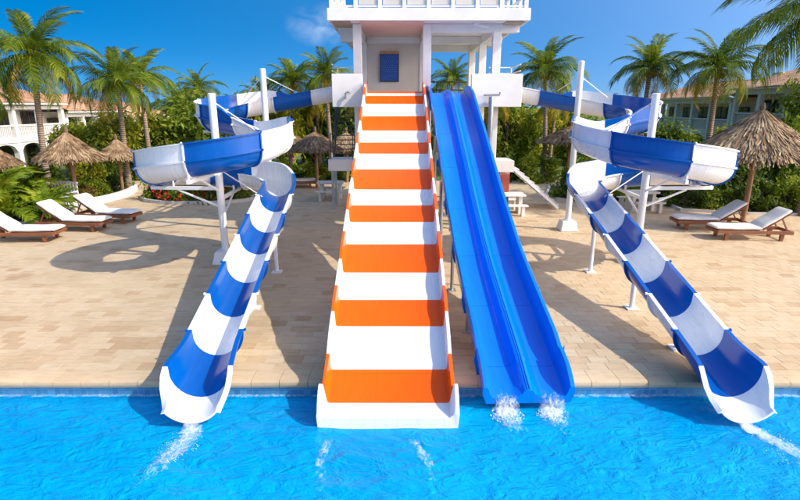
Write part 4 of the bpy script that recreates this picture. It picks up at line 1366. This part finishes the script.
# ------------------------------------------------------------------ thatched umbrellas
def palapa(label, x, y, r, rim, apex, seed, n=2600, pole=0.09, braces=True):
    rng = np.random.default_rng(seed)
    root = empty('thatched_umbrella', (x, y, 0))
    tag(root, label, 'umbrella', 'thatched umbrellas on the deck')
    rnd = random.Random(seed)
    MB().tube([(0, 0, -0.02), (0.02, 0, apex * 0.5), (0, 0, apex - 0.2)], [pole * 1.1, pole, pole * 0.9], 10).build('pole', 'pole_wood', root, 60, local=True)
    H_ = apex - rim
    def prof(t):     # t 0 apex .. 1 rim: slightly bellied cone
        return r * (0.06 + 0.94 * t), apex - H_ * (t ** 0.9)
    mb = MB()
    rg = []
    for t in (0.0, 0.25, 0.5, 0.75, 0.97):
        q, z = prof(t)
        rg.append([(q * 0.96 * math.cos(a * PI / 14), q * 0.96 * math.sin(a * PI / 14), z - 0.06) for a in range(28)])
    mb.sweep(rg, caps=False)
    mb.build('thatch_core', 'thatch_core', root, 60, local=True)
    for k in range(10):
        a = k * PI / 5
        MB().tube([(0, 0, apex - 0.25), (r * 0.93 * math.cos(a), r * 0.93 * math.sin(a), rim - 0.02)], 0.022, 5).build('rafter', 'pole_wood', root, local=True)
    if braces:
        for k in range(4):
            a = k * PI / 2 + 0.4
            MB().tube([(0, 0, rim - 0.55), (r * 0.45 * math.cos(a), r * 0.45 * math.sin(a), rim + 0.42 * H_)], 0.03, 6).build('brace', 'pole_wood', root, local=True)
    # straw
    lay = rng.integers(0, 9, n)
    t0 = lay / 9.0 * 0.90 + rng.uniform(-.02, .05, n)
    t0 = np.clip(t0, 0, 1)
    a = rng.uniform(0, 2 * PI, n)
    ln = rng.uniform(0.18, 0.34, n)
    t1 = np.minimum(t0 + ln, 1.07 + rng.uniform(-0.05, 0.05, n))
    da = rng.normal(0, 0.07, n)
    def pt(t, ang, lift):
        q = r * (0.06 + 0.94 * t); z = apex - H_ * np.abs(t) ** 0.9
        z = np.where(t > 1, rim - (t - 1) * H_ * 1.7, z)
        q = np.where(t > 1, r * (1 + (t - 1) * 0.35), q)
        return np.stack([q * np.cos(ang), q * np.sin(ang), z + lift], 1)
    w = rng.uniform(0.012, 0.035, n) * (0.5 + r / 3)
    lift0 = rng.uniform(0.0, 0.03, n); lift1 = rng.uniform(0.02, 0.085, n) * (0.6 + 0.3 * r)
    A = pt(t0, a, lift0); B = pt(t1, a + da, lift1)
    sd = np.stack([-np.sin(a), np.cos(a), rng.normal(0, 0.4, n)], 1)
    V = np.stack([A - sd * w[:, None], A + sd * w[:, None], B + sd * w[:, None] * 0.5, B - sd * w[:, None] * 0.5], 1).reshape(-1, 3)
    i = np.arange(n) * 4
    o = link('thatch', np_mesh('thatch', V, np.stack([i, i + 1, i + 2, i + 3], 1), 'thatch'), root, True)
    # tied top knot
    MB().tube([(0, 0, apex - 0.12), (0, 0, apex + 0.05), (0, 0, apex + 0.14), (0.02, 0, apex + 0.30)], [0.15 * r / 1.6, 0.075, 0.10, 0.03], 9).build('top_knot', 'thatch_core', root, 60, local=True)
    return root
palapa('large thatched umbrella over the right loungers', 12.45, 18.5, 2.2, 2.42, 3.95, 1, 5200, 0.085)
palapa('thatched umbrella with tall peak beside the left villa balcony', -13.8, 22, 1.36, 2.0, 3.05, 2, 3200)
palapa('smaller thatched umbrella between the left palms', -13.4, 25, 1.05, 1.75, 2.6, 3, 2200, 0.07)
palapa('thatched umbrella cut off by the left edge of the picture', -17.6, 22.4, 1.35, 1.65, 2.6, 4, 2200)
palapa('thatched umbrella with a full cone between left spiral slide and orange slide', -4.35, 27.2, 1.5, 1.95, 2.85, 5, 2600, 0.08)
palapa('thatched umbrella left of the full cone one, behind the spiral slide edge', -6.0, 28.6, 1.4, 1.95, 2.75, 6, 2200, 0.08)
palapa('thatched umbrella farthest back, close to the orange slide edge', -3.0, 29.4, 1.4, 1.9, 2.7, 7, 2200, 0.08)
palapa('far thatched umbrella among the shrubs behind the rear pole right of the tower', 9.9, 31, 1.9, 2.1, 3.0, 8, 2200, 0.09)

# ------------------------------------------------------------------ sun loungers
def lounger(label, loc, rz):
    root = empty('sun_lounger', loc, rz)
    tag(root, label, 'sun lounger', 'wooden sun loungers on the deck')
    # foot end at +X, head at -X
    L, W = 2.3, 0.74
    for s in (-1, 1):
        MB().box(-L / 2, L / 2, s * W / 2 - 0.03, s * W / 2 + 0.03, 0.22, 0.33).build('side_rail', 'teak', root, local=True, bevel=0.008)
    for x in (-L / 2 + 0.02, L / 2 - 0.02):
        MB().box(x - 0.025, x + 0.025, -W / 2 + 0.031, W / 2 - 0.031, 0.23, 0.32).build('end_rail', 'teak', root, local=True)
    for x in (-L / 2 + 0.3, L / 2 - 0.32):
        for s in (-1, 1):
            MB().add([(x - 0.035, s * 0.32 - 0.04, 0), (x + 0.055, s * 0.32 - 0.04, 0), (x + 0.055, s * 0.32 + 0.04, 0), (x - 0.035, s * 0.32 + 0.04, 0),
                      (x - 0.06, s * 0.32 - 0.04, 0.225), (x + 0.06, s * 0.32 - 0.04, 0.225), (x + 0.06, s * 0.32 + 0.04, 0.225), (x - 0.06, s * 0.32 + 0.04, 0.225)],
                     [(3, 2, 1, 0), (4, 5, 6, 7), (0, 1, 5, 4), (1, 2, 6, 5), (2, 3, 7, 6), (3, 0, 4, 7)]).build('leg', 'teak', root, local=True)
    for k in range(9):
        x = -0.2 + k * 0.15
        MB().box(x, x + 0.1, -W / 2 + 0.031, W / 2 - 0.031, 0.30, 0.325).build('slat', 'teak', root, local=True)
    # cushions
    def cush(name, x0, x1, w, th):
        mb = MB(); rings = []
        nx = 12
        for i in range(nx + 1):
            t = i / nx; x = x0 + (x1 - x0) * t
            e = min(t, 1 - t) * nx
            q = 1 if e >= 1 else 0.55 + 0.45 * e
            sag = 0.006 * math.sin(t * PI * 3)
            rg = []
            for a in range(16):
                an = 2 * PI * a / 16
                cy = math.copysign(abs(math.cos(an)) ** 0.35, math.cos(an)) * w / 2 * (1 if e >= 1 else 0.985)
                cz = math.copysign(abs(math.sin(an)) ** 0.6, math.sin(an)) * th / 2 * q
                rg.append((x, cy, cz + sag))
            rings.append(rg)
        mb.sweep(rings)
        return mb
    o = cush('seat_cushion', -0.22, L / 2 + 0.0, 0.70, 0.12).build('seat_cushion', 'cushion', root, 60, local=True)
    o.location = (0, 0, 0.395)
    o = cush('back_cushion', 0, 0.98, 0.70, 0.12).build('back_cushion', 'cushion', root, 60, local=True)
    o.location = (-0.20, 0, 0.415)
    o.rotation_euler = (0, R(-35), PI)
    o = MB().box(0, 0.95, -0.33, 0.33, -0.095, -0.065).build('back_board', 'teak', root, local=True)
    o.location = (-0.20, 0, 0.415); o.rotation_euler = (0, R(-35), PI)
    # note: rotation about Y after the half turn lifts the head end
    for s in (-1, 1):
        MB().beam((-0.80, s * 0.27, 0.70), (-1.02, s * 0.27, 0.31), 0.03, 0.04).build('back_prop', 'teak', root, local=True)
    return root
lg = lounger('sun lounger nearest the pool at the left edge of the picture', (-12.0, 16.1, 0), R(3))
copy_thing(lg, (-11.25, 17.6, 0), R(-4), 'middle of the three left sun loungers, beside the ferns')
copy_thing(lg, (-10.85, 18.95, 0), R(-8), 'farthest of the three left sun loungers, mostly hidden behind the middle one')
copy_thing(lg, (10.75, 17.75, 0), R(180 - 6), 'farther of the two right sun loungers, closer to the right spiral slide')
copy_thing(lg, (11.25, 16.35, 0), R(180 - 4), 'nearer of the two right sun loungers, at the right edge of the picture')

# ------------------------------------------------------------------ small furniture
def picnic(label, x, y, rz=0.0, mat='white_plaster'):
    root = empty('garden_table', (x, y, 0), rz)
    tag(root, label, 'table')
    MB().bbox(-0.6, 0.6, -0.38, 0.38, 0.70, 0.78, 0.015).build('table_top', mat, root, local=True)
    for s in (-1, 1):
        MB().box(s * 0.42 - 0.07, s * 0.42 + 0.07, -0.28, 0.28, 0, 0.698).build('leg', mat, root, local=True)
    for s in (-1, 1):
        b_ = MB().bbox(-0.6, 0.6, s * 0.72 - 0.14, s * 0.72 + 0.14, 0.38, 0.44, 0.012).build('bench_seat', mat, root, local=True)
        for t in (-1, 1):
            MB().box(t * 0.42 - 0.06, t * 0.42 + 0.06, s * 0.72 - 0.1, s * 0.72 + 0.1, 0, 0.378).build('bench_leg', mat, root, local=True)
    return root
picnic('white concrete table with benches right behind the blue slide', 4.35, 20.6, 0.0)
picnic('pale table with benches behind the lower bend of the right spiral slide', 9.9, 21.2, 0.1, 'concrete')
picnic('pale table with benches beside the left edge of the orange slide', -3.2, 24.0, 0.0, 'concrete')
# red cabinet under the landing
rc = empty('red_cabinet', (4.1, 21.0, 0))
tag(rc, 'brick red cabinet under the white stair landing', 'cabinet')
MB().box(3.75, 4.4, 20.9, 21.19, 0.25, 1.5).build('body', 'red_thing', rc, bevel=0.01)
MB().box(3.78, 4.06, 20.885, 20.898, 0.3, 1.45).build('door', 'red_thing', rc)
MB().box(4.09, 4.37, 20.885, 20.898, 0.3, 1.45).build('door', 'red_thing', rc)
# white slatted bench left
wb = empty('garden_bench', (-14.35, 21.7, 0), R(-20))
tag(wb, 'white slatted garden bench among the ferns behind the left loungers', 'bench')
for k in range(4):
    MB().box(-0.8, 0.8, -0.25 + k * 0.13, -0.25 + k * 0.13 + 0.1, 0.43, 0.46).build('seat_slat', 'white_steel', wb, local=True)
for k in range(9):
    MB().box(-0.75 + k * 0.18, -0.75 + k * 0.18 + 0.09, 0.27, 0.30, 0.52, 1.02).build('back_slat', 'white_steel', wb, local=True)
for z in (0.47, 1.02):
    MB().box(-0.82, 0.82, 0.255, 0.315, z, z + 0.06).build('back_rail', 'white_steel', wb, local=True)
for x in (-0.76, 0.76):
    for y in (-0.22, 0.28):
        MB().box(x - 0.035, x + 0.035, y - 0.035, y + 0.035, 0, 0.43).build('leg', 'white_steel', wb, local=True)
    MB().box(x - 0.04, x + 0.04, -0.26, 0.25, 0.66, 0.71).build('armrest', 'white_steel', wb, local=True)
# small white chairs far behind the left slide
def far_lounge(label, x, y, rz):
    return copy_thing(lg, (x, y, 0), rz, label)
far_lounge('distant sun lounger beneath the thatched umbrellas left of the orange slide', -5.6, 27.4, R(10))

# ------------------------------------------------------------------ villas
def villa(label, xf, y0, units, sgn, wm):
    """front wall plane at x = xf facing the pool; sgn +1 faces +x"""
    root = empty('villa', (xf, (y0 + units[-1][1]) / 2, 0))
    tag(root, label, 'building')
    rnd = random.Random(int(abs(xf) * 10))
    def bx(d0, d1, ya, yb, za, zb_):
        xa, xb = xf - sgn * d0, xf - sgn * d1
        return MB().box(min(xa, xb), max(xa, xb), ya, yb, za, zb_)
    for (ya, yb, eave, fl) in units:
        # body behind the loggia
        bx(1.9, 9.0, ya, yb, -0.3, eave - 0.02).build('wall', wm, root)
        # piers on the front line with bays between
        nb = max(2, int(round((yb - ya) / 2.6)))
        bw = (yb - ya) / nb
        bx(0.0, 1.88, ya, yb, fl - 0.28, fl).build('balcony_slab', wm, root)
        bx(0.0, 0.35, ya, yb, eave - 0.42, eave - 0.03).build('lintel', wm, root)
        for k in range(nb + 1):
            yy = ya + k * bw
            bx(0.02, 0.38, yy - 0.2, yy + 0.2, -0.3, fl - 0.283).build('pier', wm, root)
            bx(0.02, 0.34, yy - 0.15, yy + 0.15, fl + 0.002, eave - 0.424).build('pier', wm, root)
        for k in range(nb):
            ym = ya + (k + 0.5) * bw
            # door on the balcony, arch below
            w = bx(1.86, 1.80, ym - 0.75, ym + 0.75, fl + 0.01, fl + 1.75).build('window', 'shutter', root)
            for s in (-1, 1):
                bx(1.79, 1.77, ym + s * 0.36 - 0.3, ym + s * 0.36 + 0.3, fl + 0.15, fl + 1.65).build('pane', 'glass_dark', w)
            w = bx(1.86, 1.80, ym - 0.8, ym + 0.8, -0.1, fl - 0.6).build('window', 'shutter', root)
            bx(1.79, 1.77, ym - 0.7, ym + 0.7, 0.0, fl - 0.75).build('pane', 'glass_dark', w)
            # spandrel arch between piers
            mb = MB()
            n = 8; half = bw / 2 - 0.205
            zt = fl - 0.285; za = zt - 0.62
            for i in range(n):
                t0 = -1 + 2 * i / n; t1 = -1 + 2 * (i + 1) / n
                h0 = za + 0.52 * math.sqrt(max(0, 1 - t0 * t0)); h1 = za + 0.52 * math.sqrt(max(0, 1 - t1 * t1))
                xa, xb = xf - sgn * 0.06, xf - sgn * 0.34
                p0, p1 = ym + t0 * half, ym + t1 * half
                mb.add([(xa, p0, h0), (xa, p1, h1), (xa, p1, zt), (xa, p0, zt), (xb, p0, h0), (xb, p1, h1), (xb, p1, zt), (xb, p0, zt)],
                       [(0, 1, 2, 3), (7, 6, 5, 4), (0, 4, 5, 1), (3, 2, 6, 7)])
            mb.build('arch', wm, root)
            # balustrade
            rail = bx(0.08, 0.24, ym - bw / 2 + 0.16, ym + bw / 2 - 0.16, fl + 0.78, fl + 0.88).build('balcony_rail', wm, root)
            mb = MB()
            nbal = int((bw - 0.4) / 0.16)
            for i in range(nbal):
                yy = ym - bw / 2 + 0.24 + i * 0.16
                xx = xf - sgn * 0.16
                mb.box(xx - 0.035, xx + 0.035, yy - 0.03, yy + 0.03, fl + 0.003, fl + 0.78)
            o = mb.build('balusters', wm, rail); tag(o, kind='stuff')
        # clay roof, ridged tiles
        ridge_d, rh = 4.6, 1.35
        nx = int((yb - ya + 0.6) / 0.11)
        V = []; F = []
        rows = 16
        for i in range(nx + 1):
            yy = ya - 0.3 + (yb - ya + 0.6) * i / nx
            for j in range(rows + 1):
                t = j / rows
                d = -0.5 + (ridge_d + 0.5) * t
                z = eave + 0.05 + (rh + 0.02) * t + (0.045 if i % 2 else 0.0) + 0.03 * ((j * 1.0) % 2) + 0.02 * noise.noise((yy * 2, d * 2, 3))
                V.append((xf - sgn * d, yy, z))
        for i in range(nx):
            for j in range(rows):
                a = i * (rows + 1) + j
                F.append((a, a + 1, a + rows + 2, a + rows + 1))
        rf = link('roof', np_mesh('roof', np.array(V), np.array(F), 'clay'), root)
        rf.matrix_parent_inverse = wmat(root).inverted()
        bx(ridge_d - 0.12, ridge_d + 0.15, ya - 0.3, yb + 0.3, eave + rh, eave + rh + 0.14).build('ridge_cap', 'clay', rf)
        mb = MB()
        xa, xb = xf - sgn * (ridge_d + 0.05), xf - sgn * 9.4
        mb.add([(xa, ya - 0.3, eave + rh), (xa, yb + 0.3, eave + rh), (xb, yb + 0.3, eave), (xb, ya - 0.3, eave)], [(0, 1, 2, 3)])
        mb.build('rear_roof_slope', 'clay', rf)
        bx(-0.42, -0.32, ya - 0.3, yb + 0.3, eave - 0.08, eave + 0.035).build('eave_board', wm, rf)
        for yy in (ya - 0.28, yb + 0.28):
            mb = MB()
            xa, xb, xc = xf - sgn * 1.9, xf - sgn * ridge_d, xf - sgn * 9.0
            mb.add([(xa, yy, eave - 0.03), (xb, yy, eave + rh - 0.02), (xc, yy, eave - 0.03)], [(0, 1, 2)])
            mb.build('gable', wm, root)
        if rnd.random() < 0.9:
            bx(5.0, 5.8, ya + 2.2, ya + 3.4, eave + 0.6, eave + rh + 0.55).build('chimney', wm, rf)
    return root
villa('white two storey villa with clay roof and balconies behind the left palms', -26.0, 31, [(31, 41.5, 4.35, 2.05), (41.9, 51, 3.75, 1.5), (51.4, 61, 3.1, 0.95)], 1, 'white_plaster')
villa('white two storey villa with clay roof and balconies behind the right palms', 24.4, 29, [(29, 39.5, 5.35, 2.85), (39.9, 53, 4.8, 2.35)], -1, 'villa_cream')

# ------------------------------------------------------------------ far wood closing the view
far = link('distant_trees', leaf_cloud('distant_trees', 16000, 'leaf_mid', 95, 6, 4.6, 1.0, 900, 160))
far.location = (0, 80, 0.6)
tag(far, 'far green wood closing the view behind the villas', 'trees', kind='stuff')
